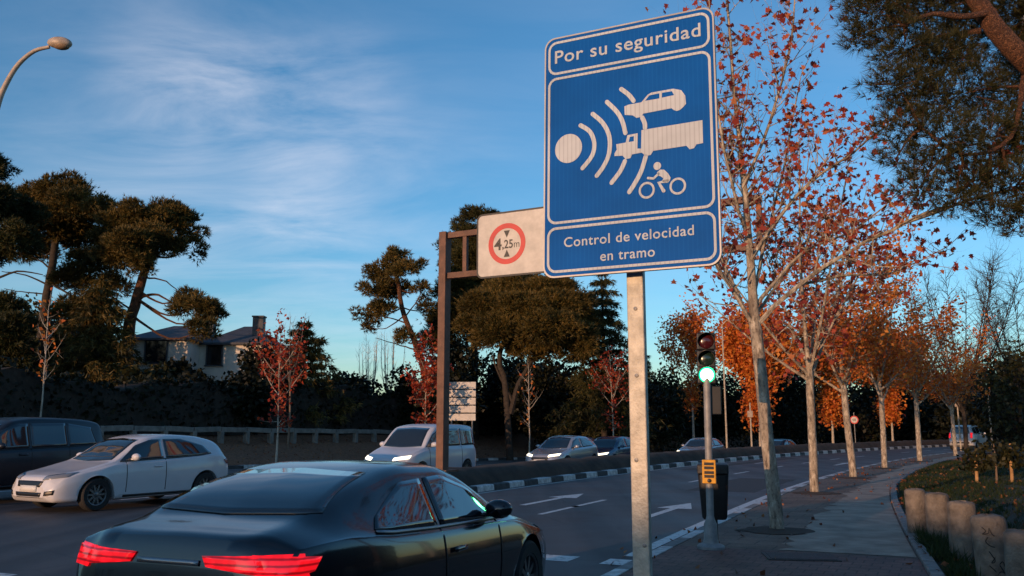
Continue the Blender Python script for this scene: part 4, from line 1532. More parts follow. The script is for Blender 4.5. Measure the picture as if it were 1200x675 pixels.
pn = MB()
pn.prism(rounded(0, 0, SW, SH, 0.055), -0.022, 0.0, sfr)
panel = pn.build('panel', M['sign_blue'], th, bevel=0.002)
ed = MB()
ring_prism(ed, rounded(-0.006, -0.006, SW + 0.006, SH + 0.006, 0.06), rounded(0.002, 0.002, SW - 0.002, SH - 0.002, 0.055), -0.024, 0.0015, sfr)
ed.build('panel_edge', M['sign_back'], panel)
bd = MB()
for v0, v1 in ((0.018, 0.252), (0.268, 1.055), (1.071, 1.257)):
    rr = 0.05
    ring_prism(bd, rounded(0.016, v0, SW - 0.016, v1, rr), rounded(0.016 + .013, v0 + .013, SW - .029, v1 - .013, rr - .013), 0.001, 0.0025, sfr)
bd.build('border', M['sign_white'], panel)
ic = MB()
N0, N1 = 0.001, 0.0025


def cr8(pts):
    return [S2(640 + a / 3.376, 60 + b / 3.376) for a, b in pts]


ctr = S2(668, 170)
ic.prism(circle(ctr[0], ctr[1], 0.077, 40), N0, N1, sfr)


def arc_through(pts, wd_):
    q = cr8(pts)
    P, _ = limb(random.Random(0), [(a, b, 0) for a, b in q], 1, 1)
    stroke(ic, [(p.x, p.y) for p in P], wd_, N0, N1, sfr)


arc_through([(142, 280), (180, 305), (198, 350), (190, 400), (152, 450)], 0.023)
arc_through([(190, 235), (232, 272), (258, 325), (258, 390), (238, 440), (210, 480)], 0.023)
arc_through([(246, 188), (285, 225), (308, 262), (322, 310)], 0.023)
arc_through([(322, 422), (304, 462), (270, 508)], 0.023)
arc_through([(302, 138), (332, 160), (352, 184)], 0.023)
arc_through([(388, 250), (398, 272), (400, 290)], 0.023)
arc_through([(405, 404), (388, 462), (365, 508), (342, 545)], 0.023)
ic.prism(cr8([(316, 206), (332, 199), (383, 190), (408, 160), (422, 152), (508, 137), (540, 143), (556, 164), (560, 196), (548, 210), (537, 220), (524, 224), (512, 220), (503, 213), (392, 234), (382, 247), (365, 251), (350, 241), (318, 239)]), N0, N1, sfr)
ic.prism(cr8([(386, 299), (627, 260), (632, 350), (606, 355), (597, 370), (580, 375), (566, 361), (434, 381), (425, 397), (405, 402), (389, 388), (386, 372)]), N0, N1, sfr)
ic.prism(cr8([(280, 391), (289, 376), (286, 355), (324, 348), (330, 319), (371, 311), (371, 372), (386, 372), (389, 388), (350, 395), (344, 410), (325, 414), (312, 400), (280, 402)]), N0, N1, sfr)
for c_ in ((412, 538), (536, 521)):
    c2 = S2(640 + c_[0] / 3.376, 60 + c_[1] / 3.376)
    ring_prism(ic, circle(c2[0], c2[1], 0.042, 30), circle(c2[0], c2[1], 0.031, 30), N0, N1, sfr)
c2 = S2(640 + 452 / 3.376, 60 + 441 / 3.376)
ic.prism(circle(c2[0], c2[1], 0.020, 18), N0, N1, sfr)
ic.prism(cr8([(452, 466), (464, 455), (480, 456), (496, 470), (507, 488), (503, 500), (486, 508), (472, 502), (478, 490), (466, 482), (455, 478)]), N0, N1, sfr)
stroke(ic, cr8([(416, 489), (438, 491), (458, 472)]), 0.012, N0, N1, sfr)
stroke(ic, cr8([(494, 500), (460, 508), (480, 540)]), 0.018, N0, N1, sfr)
ic.build('pictogram', M['sign_white'], panel)
wn = MB()
for q in ([(398, 184), (414, 163), (454, 155), (454, 175)], [(464, 172), (464, 153), (503, 147), (512, 162)], [(336, 346), (340, 326), (356, 323), (356, 343)]):
    wn.prism(cr8(q), 0.0027, 0.0032, sfr)
wn.build('pictogram_window', M['sign_blue'], panel)
a, b = S2(651, 76), S2(821, 44)
lettering('Por su seguridad', a[0], b[0], 1.135, panel, M['sign_white'], sfr, N0, bold=0.010, space=1.08, height=0.073)
a, b = S2(664, 293), S2(820, 279)
lettering('Control de velocidad', a[0], b[0], 0.146, panel, M['sign_white'], sfr, N0, bold=0.010, space=1.08, height=0.051)
a, b = S2(708, 302), S2(773.5, 297)
lettering('en tramo', a[0], b[0], 0.060, panel, M['sign_white'], sfr, N0, bold=0.010, space=1.08, height=0.051)
post = MB()
post.box((0.0, 0.012, 1.70), (0.090, 0.048, 3.62))
post.build('post', M['galvanised'], th, bevel=0.006)
for v in (0.15, 0.64, 1.12):
    c = sfr(SW / 2, v, -0.033)
    MB().box((0, c.y, c.z), (0.5, 0.02, 0.035)).build('clamp', M['dull_steel'], th)
for z in (0.9, 1.32, 1.75, 2.1):
    MB().lathe([(0.011, 0), (0.010, 0.006), (0, 0.008)], 8, (0.02 * math.sin(z * 9), -0.012, z), Matrix.Rotation(R(90), 3, 'X')).build('bolt', M['grey_steel'], th)
MB().box((0, 0.012, -0.10), (0.3, 0.3, 0.03)).build('base_plate', M['dull_steel'], th)

# ---- height limit gantry
gl = Vector((-1.74, 21.7, 0))
gr = at(889, 238, 18.0)
gr.z = 0
gd = (gr - gl)
GL = gd.length
th = thing('height_gantry', 'rust brown steel gantry reaching over the road behind the blue sign', 'gantry', (gl.x, gl.y, 0.0), math.atan2(gd.y, gd.x))
ztop = at(524, 277, 21.7).z
zlow = at(524, 324, 21.7).z
col = MB()
col.box((0, 0, ztop / 2 + 0.05), (0.21, 0.28, ztop + 0.10))
col.build('column', M['rust_paint'], th, bevel=0.012)
MB().box((0, 0, 0.56), (0.6, 0.6, 0.05)).build('base_plate', M['rust_paint'], th)
bt = MB()
bt.box((GL / 2 + 0.1, 0, ztop), (GL - 0.06, 0.16, 0.15))
bt.build('upper_beam', M['rust_paint'], th, bevel=0.008)
bt = MB()
bt.box((GL / 2 + 0.1, 0, zlow), (GL - 0.06, 0.16, 0.15))
bt.build('lower_beam', M['rust_paint'], th, bevel=0.008)
n = 9
for k in range(n):
    x = 0.62 + (GL - 0.62) * k / (n - 1)
    MB().box((x, 0, (ztop + zlow) / 2), (0.11, 0.11, ztop - zlow - 0.15)).build('strut', M['rust_paint'], th)
gth, gang = th, math.atan2(gd.y, gd.x)
# plate hanging on the gantry
pc = gl + gd.normalized() * 1.02
th = thing('height_limit_sign', 'pale plate with a red ringed 4,25 m height limit on the gantry', 'sign', (gl.x, gl.y, 0), gang)
PX0, PX1 = 1.02, 3.6
PZ0, PZ1 = zlow - 0.17, ztop + 0.42


def pfr(u, v, n_):
    return Vector((PX0 + u, -0.11 - n_, PZ0 + v))


PW, PHh = PX1 - PX0, PZ1 - PZ0
pl = MB()
pl.prism(rounded(0, 0, PW, PHh, 0.16), -0.02, 0.01, pfr)
plo = pl.build('panel', M['plate_white'], th)
eb = MB()
ring_prism(eb, rounded(0, 0, PW, PHh, 0.16), rounded(0.045, 0.045, PW - 0.045, PHh - 0.045, 0.12), 0.011, 0.013, pfr)
eb.build('border', M['sign_black'], plo)
rc = (0.86, PHh * 0.50)
rr = 0.52
rb = MB()
ring_prism(rb, circle(*rc, rr, 48), circle(*rc, rr * 0.75, 48), 0.011, 0.014, pfr)
rb.build('red_ring', M['sign_red'], plo)
tb = MB()
tb.prism([(rc[0] - 0.085, rc[1] + 0.335), (rc[0] + 0.085, rc[1] + 0.335), (rc[0], rc[1] + 0.15)], 0.011, 0.0135, pfr)
tb.build('pointer', M['sign_black'], plo)
tb = MB()
tb.prism([(rc[0] - 0.085, rc[1] - 0.335), (rc[0] + 0.085, rc[1] - 0.335), (rc[0], rc[1] - 0.15)], 0.011, 0.0135, pfr)
tb.build('pointer', M['sign_black'], plo)
lettering('4', rc[0] - 0.355, rc[0] - 0.145, rc[1] - 0.14, plo, M['sign_black'], pfr, 0.011, bold=0.02, height=0.30)
lettering(',25', rc[0] - 0.13, rc[0] + 0.17, rc[1] - 0.115, plo, M['sign_black'], pfr, 0.011, bold=0.02, height=0.22)
lettering('m', rc[0] + 0.20, rc[0] + 0.35, rc[1] - 0.115, plo, M['sign_black'], pfr, 0.011, bold=0.0, height=0.19)

# ---- traffic light
TLp = Vector((2.48, 11.02, 0.12))
th = thing('traffic_light', 'traffic light showing green on a slim grey post by the kerb', 'traffic light', TLp, R(-11), tilt=(0, R(0.7)))
MB().lathe([(0.17, 0), (0.17, 0.03), (0.155, 0.05), (0.10, 0.07), (0.085, 0.12), (0.08, 0.30), (0.055, 0.36), (0.046, 0.40), (0.046, 2.16), (0.0, 2.165)], 20).build('post', M['dull_steel'], th, smooth=35)
zl = [at(829.5, y, 11.02).z - 0.12 for y in (400, 420.5, 439.5)]
hd = MB()
for z in zl:
    hd.box((0, 0.06, z), (0.23, 0.16, 0.222))
head = hd.build('signal_head', M['black_plastic'], th, bevel=0.015)
pv = Matrix.Rotation(R(90), 3, 'X')     # turn local z towards -y (the driver)
for z, m_ in zip(zl, ('lens_red_off', 'lens_amber_off', 'lens_green_on')):
    ln = MB()
    ln.lathe([(0.098 if m_ != 'lens_green_on' else 0.082, 0.0), (0.088 if m_ != 'lens_green_on' else 0.075, 0.012), (0.05, 0.022), (0.0, 0.026)], 28, (0, -0.022, z), pv)
    ln.build('lens', M[m_], head, smooth=50)
    if m_ == 'lens_green_on':
        lr = MB()
        lr.lathe([(0.100, 0.0), (0.098, 0.008), (0.084, 0.008), (0.084, 0.0)], 28, (0, -0.022, z), pv)
        lr.build('lens_rim', M['lens_green_rim'], head)
    vs = MB()
    V, F = [], []
    nn = 26
    for k in range(nn + 1):
        a = R(-35 + 250 * k / nn)
        dl = 0.16 * (0.35 + 0.65 * max(0, math.sin(a)) ** 0.7) if math.sin(a) > 0 else 0.055
        for rr_ in (0.104, 0.110):
            V += [(rr_ * math.cos(a), -0.02, z + rr_ * math.sin(a)), (rr_ * math.cos(a), -0.02 - dl, z + rr_ * math.sin(a) - 0.01)]
    for k in range(nn):
        i, j = k * 4, k * 4 + 4
        F += [(i, i + 1, j + 1, j), (i + 2, j + 2, j + 3, i + 3), (i + 1, i + 3, j + 3, j + 1)]
    vs.add(V, F)
    vs.build('visor', M['black_plastic'], head, smooth=50)
# a second small head turned to the side of the road
MB().box((0.10, 0.10, zl[2] - 0.32), (0.15, 0.14, 0.36)).build('side_head', M['black_plastic'], th, bevel=0.01)
bx = MB()
zb0 = at(832, 566, 11).z - 0.12
zb1 = at(832, 538.5, 11).z - 0.12
bx.box((-0.005, -0.085, (zb0 + zb1) / 2), (0.165, 0.08, zb1 - zb0))
btn = bx.build('push_button_box', M['yellow_plastic'], th, bevel=0.008)
dk = MB()
hB = zb1 - zb0
for k, f in enumerate((0.83, 0.66, 0.46, 0.30)):
    dk.box((-0.005, -0.127, zb0 + hB * f), (0.118, 0.004, hB * 0.12))
dk.build('display', M['sign_black'], btn)
MB().lathe([(0.026, 0), (0.024, 0.012), (0, 0.016)], 16, (-0.005, -0.126, zb0 + hB * 0.12), pv).build('button', M['sign_black'], btn)

# ---- litter bin behind the traffic light
bp_ = Vector((at(836, 560, 11.5).x, 11.5, 0.12))
th = thing('litter_bin', 'black tapered litter bin mounted behind the traffic light post', 'bin', bp_, R(-14))
z0, z1 = at(836, 608, 11.5).z - 0.12, at(836, 556, 11.5).z - 0.12
zt = at(836, 542, 11.5).z - 0.12


def shell_ring(w_, d_, z, n_=5, r=0.05):
    return [Vector((a, b, z)) for a, b in rounded(-w_ / 2, -d_ / 2, w_ / 2, d_ / 2, r, n_)]


bn = MB()
prof = [(0.28, 0.24, z0), (0.32, 0.28, z0 + 0.03), (0.39, 0.33, z1)]
rows_ = [shell_ring(*q) for q in prof]
kk = len(rows_[0])
bn.add([p for r_ in rows_ for p in r_], [(i * kk + j, i * kk + (j + 1) % kk, (i + 1) * kk + (j + 1) % kk, (i + 1) * kk + j) for i in range(2) for j in range(kk)] + [tuple(reversed(range(kk)))])
bn.build('body', M['bin_black'], th, smooth=40)
hd = MB()
hd.prism([(-0.17, z1 + 0.005), (0.17, z1 + 0.005), (0.17, z1 + 0.05), (0.06, zt), (-0.17, zt - 0.02)], -0.20, 0.20, lambda u, v, n_: Vector((n_, u, v)))
hd.build('hood', M['bin_black'], th, bevel=0.02)
MB().box((0, -0.12, (z0 + z1) / 2), (0.005, 0.005, 0.005)).build('rivet', M['dull_steel'], th)
ps = MB()
ps.tube([(0.0, 0.0, 0), (0, 0, z0 + 0.02)], 0.035, 10)
ps.build('foot', M['bin_black'], th, smooth=40)

# ---- street lamp upper left, with its post just outside the picture
Yl = 25.0
lb = px_ground(-34, Yl)
th = thing('street_lamp', 'cream street lamp with curved arm at the upper left', 'street lamp', lb)
pts = [Vector((0, 0, 0)), Vector((0, 0, 4)), Vector((0, 0, 8))] + [at(a, b, Yl) - lb for a, b in ((-16, 190), (-3, 125), (8, 97), (22, 75), (40, 60), (58, 55))]
P, rad = limb(random.Random(1), pts, 0.13, 0.055)
MB().tube(P, rad, 12).build('pole', M['lamp_cream'], th, smooth=40)
c = at(70, 51, Yl) - lb
d = Vector((1, 0, -0.05)).normalized()
lm = Matrix((d, Vector((0, 1, 0)), d.cross(Vector((0, 1, 0))))).transposed()
hl = MB()
V = [[c + lm @ Vector((0.38 * math.cos(R(180 - 180 * i / 12)) , 0.21 * math.sin(R(180 * i / 12)) * math.cos(t), 0.21 * math.sin(R(180 * i / 12)) * math.sin(t) * (1.0 if math.sin(t) > 0 else 0.75))) for t in np.linspace(0, 2 * math.pi, 17)] for i in range(13)]
hl.grid(V)
hl.build('lamp_head', M['lamp_cream'], th, smooth=60)
gl_ = MB()
V = [[c + lm @ Vector((0.06 + 0.26 * math.cos(R(180 - 180 * i / 8)), 0.175 * math.sin(R(180 * i / 8)) * math.cos(t), -0.08 + 0.12 * math.sin(R(180 * i / 8)) * math.sin(t))) for t in np.linspace(math.pi, 2 * math.pi, 9)] for i in range(9)]
gl_.grid(V)
gl_.build('lamp_glass', mat('lamp_glass', (0.25, 0.17, 0.11), 0.3, var=0.2), th, smooth=60)

# ---- grey lamp post whose top shows at the upper right corner
Yq = 14.0
xq = (1192.5 - 600) / FPX * 1.073 * Yq
th = thing('lamp_post', 'plain dark grey lamp post at the upper right corner before the pine', 'street lamp', (xq + 0.1, Yq, ground_z(xq, Yq)))
MB().tube([(0, 0, 0), (0, 0, 0.9), (0, 0, 1.0), (0, 0, 10.5)], [0.13, 0.13, 0.10, 0.085], 14).build('pole', M['grey_steel'], th, smooth=40)
MB().tube([(0, 0, 10.4), (0.6, 0, 11.0), (1.6, 0, 11.2)], [0.05, 0.045, 0.04], 10).build('arm', M['grey_steel'], th, smooth=40)
MB().lathe([(0.0, -0.32), (0.12, -0.25), (0.16, 0.0), (0.10, 0.28), (0, 0.34)], 14, (1.9, 0, 11.18), Matrix.Rotation(R(90), 3, 'Y')).build('lamp_head', M['grey_steel'], th, smooth=50)

# ---- white panel sign on the bank
pb = px_ground(541, 41)
th = thing('direction_sign', 'stack of five blank pale direction panels on posts, right of the gantry post', 'sign', pb, R(-8))
zt_, zb_ = at(541, 447, 41).z - pb.z, at(541, 493.5, 41).z - pb.z
hh = (zt_ - zb_) / 5
for k in range(5):
    MB().box((0, 0, zb_ + hh * (k + 0.5)), (1.34, 0.04, hh - 0.05)).build('panel', M['plate_white'], th, bevel=0.008)
for x in (-0.5, 0.5):
    MB().tube([(x, 0.06, -0.1), (x, 0.06, zt_ - 0.02)], 0.035, 8).build('post', M['grey_steel'], th)

# ---- round speed sign on the post behind the third pavement tree
sp = RP(s_at_px(1003, -1.0), -1.0, 0.5)
th = thing('speed_sign', 'small round red ringed sign on the median, half behind the third pavement trunk', 'sign', sp, R(-20))
zs = at(1001, 492, sp.y).z - 0.5
MB().tube([(0, 0.04, 0), (0, 0.04, zs + 0.55)], 0.03, 8).build('post', M['dull_steel'], th)


def rfr(u, v, n_):
    return Vector((u, -n_, zs + v))


dd = MB()
dd.prism(circle(0, 0, 0.30, 32), -0.01, 0.01, rfr)
disc = dd.build('disc', M['plate_white'], th)
rb = MB()
ring_prism(rb, circle(0, 0, 0.30, 32), circle(0, 0, 0.22, 32), 0.011, 0.013, rfr)
rb.build('red_ring', M['sign_red'], disc)
lettering('50', -0.125, 0.135, -0.09, disc, M['sign_black'], rfr, 0.011, bold=0.02, height=0.18)

# ---- thin posts on the far verge
for px, Y, top, lab, nm in ((851, 60, 458, 'thin pale lamp column across the road right of the traffic light', 'lamp_column'),
                            (880, 58, 472, 'short pale post with a small box across the road', 'marker_post'),
                            (1124, 62, 470, 'thin pale post at the bend left of the white car ahead', 'marker_post'),
                            (1161, 62, 455, 'thin grey post at the bend right of the white car ahead', 'marker_post')):
    b = px_ground(px, Y)
    h = at(px, top, Y).z - b.z
    if nm == 'lamp_column':
        h = at(px, 380, Y).z - b.z
    th = thing(nm, lab, 'post', b)
    MB().tube([(0, 0, -0.1), (0, 0, h)], [0.07, 0.045], 8).build('pole', M['bark_pale'], th, smooth=40)
    if nm == 'lamp_column':
        MB().tube([(0, 0, h - 0.05), (0.3, 0, h + 0.25), (0.9, 0, h + 0.3)], 0.04, 6).build('arm', M['bark_pale'], th)
        MB().box((1.05, 0, h + 0.3), (0.5, 0.2, 0.12)).build('lamp_head', M['grey_steel'], th, bevel=0.03)
    else:
        MB().box((-0.06, -0.12, h - 0.75 if px < 1000 else h - 0.2), (0.34, 0.12, 0.42)).build('box', M['lamp_cream'], th, bevel=0.01)

# ---- stone bollards
bol = [((6.15, 13.0), 'stone bollard farthest from the camera, half hidden behind the next one', 0.9),
       ((5.68, 12.3), 'worn stone bollard in front of the half hidden farthest one', 0.95),
       ((5.58, 11.5), 'stone bollard third from the far end with grass at its foot', 1.0),
       ((5.16, 10.1), 'clean tan stone bollard between the grassy one and the graffitied one', 1.0),
       ((4.62, 8.5), 'stone bollard with black graffiti scrawled on its front', 1.05),
       ((4.22, 7.3), 'nearest stone bollard, cut by the right edge of the photo', 1.0)]
for i, ((x, y), lab, sc) in enumerate(bol):
    q = random.Random(200 + i)
    zt_ = [0.66, 0.76, 0.76, 0.77, 0.77, 0.76][i] - 0.12
    th = thing('bollard', lab, 'bollard', (x, y, 0.12), q.uniform(0, 6) if i != 4 else 0.0, 'stone bollards beside the path', tilt=(R(q.uniform(-1.5, 1.5)), R(q.uniform(-2, 1))))
    r = 0.150 * sc
    bm_ = MB()
    prof = [(r * 1.0, -0.15), (r * 1.0, 0.05), (r * 0.99, 0.3), (r * 0.97, zt_ - 0.06), (r * 0.93, zt_ - 0.025), (r * 0.80, zt_ - 0.004), (r * 0.4, zt_ + 0.006), (0, zt_ + 0.008)]
    bm_.lathe(prof, 28)
    bm_.v = [tuple(Vector(v) + Vector((q.gauss(0, .004), q.gauss(0, .004), q.gauss(0, .004)))) for v in bm_.v]
    st_ = bm_.build('stone', M['stone_bollard'], th, smooth=50)
    if i == 4:
        gq = random.Random(7)
        gf = MB()

        def bfr(u, v, n_):
            a = R(-90) - math.atan2(x, y) * 1.0 + u / r
            rad_ = r * 0.99 + 0.002 + n_
            return Vector((rad_ * math.cos(a), rad_ * math.sin(a), v))
        sc_pts = [[(-0.07, 0.56), (-0.03, 0.52), (-0.06, 0.49), (-0.01, 0.50), (0.0, 0.545), (0.02, 0.49), (0.05, 0.47)], [(-0.02, 0.46), (-0.04, 0.42), (0.0, 0.38), (0.05, 0.37)],
                  [(-0.02, 0.33), (0.02, 0.25), (-0.01, 0.23), (0.04, 0.30), (0.06, 0.33)], [(0.0, 0.29), (0.05, 0.22), (0.02, 0.18), (0.08, 0.24), (0.10, 0.20)],
                  [(-0.03, 0.20), (0.03, 0.13), (0.0, 0.10), (0.06, 0.15), (0.11, 0.12)], [(0.02, 0.27), (0.10, 0.12), (0.12, 0.06)], [(-0.04, 0.10), (0.02, 0.05), (0.10, 0.03)]]
        for s_ in sc_pts:
            P, _ = limb(gq, [(a, b, 0) for a, b in s_], 1, 1)
            for a, b in zip(P[:-1], P[1:]):
                stroke(gf, [(a.x, a.y), (b.x, b.y)], 0.010, 0.0, 0.0015, bfr)
        gf.build('graffiti', M['graffiti'], st_)

# ================================================================ CARS


def pchip(xk, yk, x):
    """smooth, no-overshoot interpolation"""
    xk, yk = np.asarray(xk, float), np.asarray(yk, float)
    h = np.diff(xk)
    dl = np.diff(yk) / h
    m_ = np.zeros(len(xk))
    m_[0], m_[-1] = dl[0], dl[-1]
    for i in range(1, len(xk) - 1):
        if dl[i - 1] * dl[i] > 0:
            w1, w2 = 2 * h[i] + h[i - 1], h[i] + 2 * h[i - 1]
            m_[i] = (w1 + w2) / (w1 / dl[i - 1] + w2 / dl[i])
    i = np.clip(np.searchsorted(xk, x) - 1, 0, len(xk) - 2)
    t = (x - xk[i]) / h[i]
    return ((2 * t ** 3 - 3 * t ** 2 + 1) * yk[i] + (t ** 3 - 2 * t ** 2 + t) * h[i] * m_[i] + (-2 * t ** 3 + 3 * t ** 2) * yk[i + 1] + (t ** 3 - t ** 2) * h[i] * m_[i + 1])


HATCH = dict(L=4.28, W=1.78, H=1.48, wheel=0.315, ax=(0.86, 3.50),
             top=[(0, .50), (.015, .66), (.06, .735), (.14, .80), (.24, .90), (.285, .95), (.35, 1.12), (.43, 1.34), (.50, 1.44), (.60, 1.48), (.75, 1.455), (.87, 1.375), (.93, 1.27), (.965, 1.06), (.985, .92), (1, .62)],
             belt=[(0, .44), (.06, .66), (.2, .80), (.30, .885), (.5, .93), (.75, .985), (.90, 1.02), (.96, .93), (1, .56)],
             bot=[(0, .30), (.03, .20), (.12, .18), (.9, .20), (.97, .28), (1, .40)],
             plan=[(0, .60), (.02, .78), (.07, .90), (.15, .97), (.25, 1.0), (.75, 1.0), (.9, .955), (.97, .87), (1, .72)],
             roofw=[(0, .80), (.28, .86), (.36, .80), (.5, .72), (.75, .70), (.9, .68), (1, .75)],
             glass=dict(side=[[(1.36, .945), (2.0, .965), (2.62, .985), (3.35, 1.02), (3.66, 1.06)], [(1.42, .985), (1.78, 1.25), (2.15, 1.365), (2.9, 1.375), (3.50, 1.22)]],
                        splits=[2.42], screen=(0.965, 1.36, .64, .53), rear=(1.06, 1.30, .53, .50)))
SUV = dict(HATCH, L=4.65, W=1.85, H=1.86, wheel=0.37, ax=(0.92, 3.65),
           top=[(0, .60), (.015, .85), (.06, .95), (.14, 1.02), (.24, 1.10), (.275, 1.14), (.33, 1.38), (.39, 1.64), (.46, 1.80), (.60, 1.86), (.80, 1.84), (.93, 1.77), (.965, 1.62), (.985, 1.20), (1, .75)],
           belt=[(0, .52), (.06, .85), (.2, 1.0), (.30, 1.08), (.5, 1.12), (.75, 1.15), (.90, 1.17), (.96, 1.12), (1, .65)],
           bot=[(0, .40), (.03, .30), (.12, .28), (.9, .30), (.97, .36), (1, .48)],
           glass=dict(side=[[(1.40, 1.15), (2.0, 1.16), (3.2, 1.19), (4.20, 1.23)], [(1.46, 1.20), (1.78, 1.55), (2.2, 1.70), (3.4, 1.72), (4.10, 1.62)]], splits=[2.45, 3.40], screen=(1.16, 1.68, .68, .58), rear=(1.22, 1.68, .62, .56)))
VAN = dict(HATCH, L=4.30, W=1.76, H=1.74, wheel=0.31, ax=(0.84, 3.45),
           top=[(0, .52), (.015, .72), (.06, .82), (.14, .93), (.21, 1.02), (.24, 1.06), (.30, 1.32), (.36, 1.55), (.42, 1.68), (.55, 1.74), (.80, 1.735), (.94, 1.70), (.975, 1.62), (.99, 1.10), (1, .62)],
           belt=[(0, .46), (.06, .72), (.2, .93), (.30, .99), (.5, 1.02), (.75, 1.03), (.92, 1.03), (.97, .98), (1, .56)],
           roofw=[(0, .80), (.24, .86), (.36, .82), (.5, .80), (.75, .80), (.94, .78), (1, .80)],
           glass=dict(side=[[(1.12, 1.06), (2.0, 1.07), (3.0, 1.08), (4.05, 1.09)], [(1.18, 1.10), (1.52, 1.42), (1.9, 1.58), (3.0, 1.60), (3.98, 1.57)]], splits=[2.10, 3.10], screen=(1.08, 1.60, .66, .58), rear=(1.08, 1.58, .62, .60)))
COUPE = dict(HATCH, L=4.25, W=1.80, H=1.36, wheel=0.32, ax=(0.90, 3.45),
             top=[(0, .48), (.015, .62), (.06, .70), (.16, .80), (.26, .88), (.30, .92), (.38, 1.12), (.46, 1.29), (.54, 1.355), (.62, 1.36), (.74, 1.29), (.83, 1.19), (.90, 1.075), (.955, 1.035), (.985, 1.0), (1, .66)],
             belt=[(0, .42), (.06, .63), (.2, .77), (.30, .85), (.5, .885), (.75, .93), (.88, .975), (.96, .955), (1, .58)],
             glass=dict(side=[[(1.45, .90), (2.0, .915), (2.62, .935), (3.20, .965), (3.38, .985)], [(1.50, .93), (1.88, 1.15), (2.25, 1.255), (2.85, 1.235), (3.30, 1.05)]], splits=[2.55], screen=(0.93, 1.27, .66, .54), rear=(1.10, 1.30, .62, .50)))


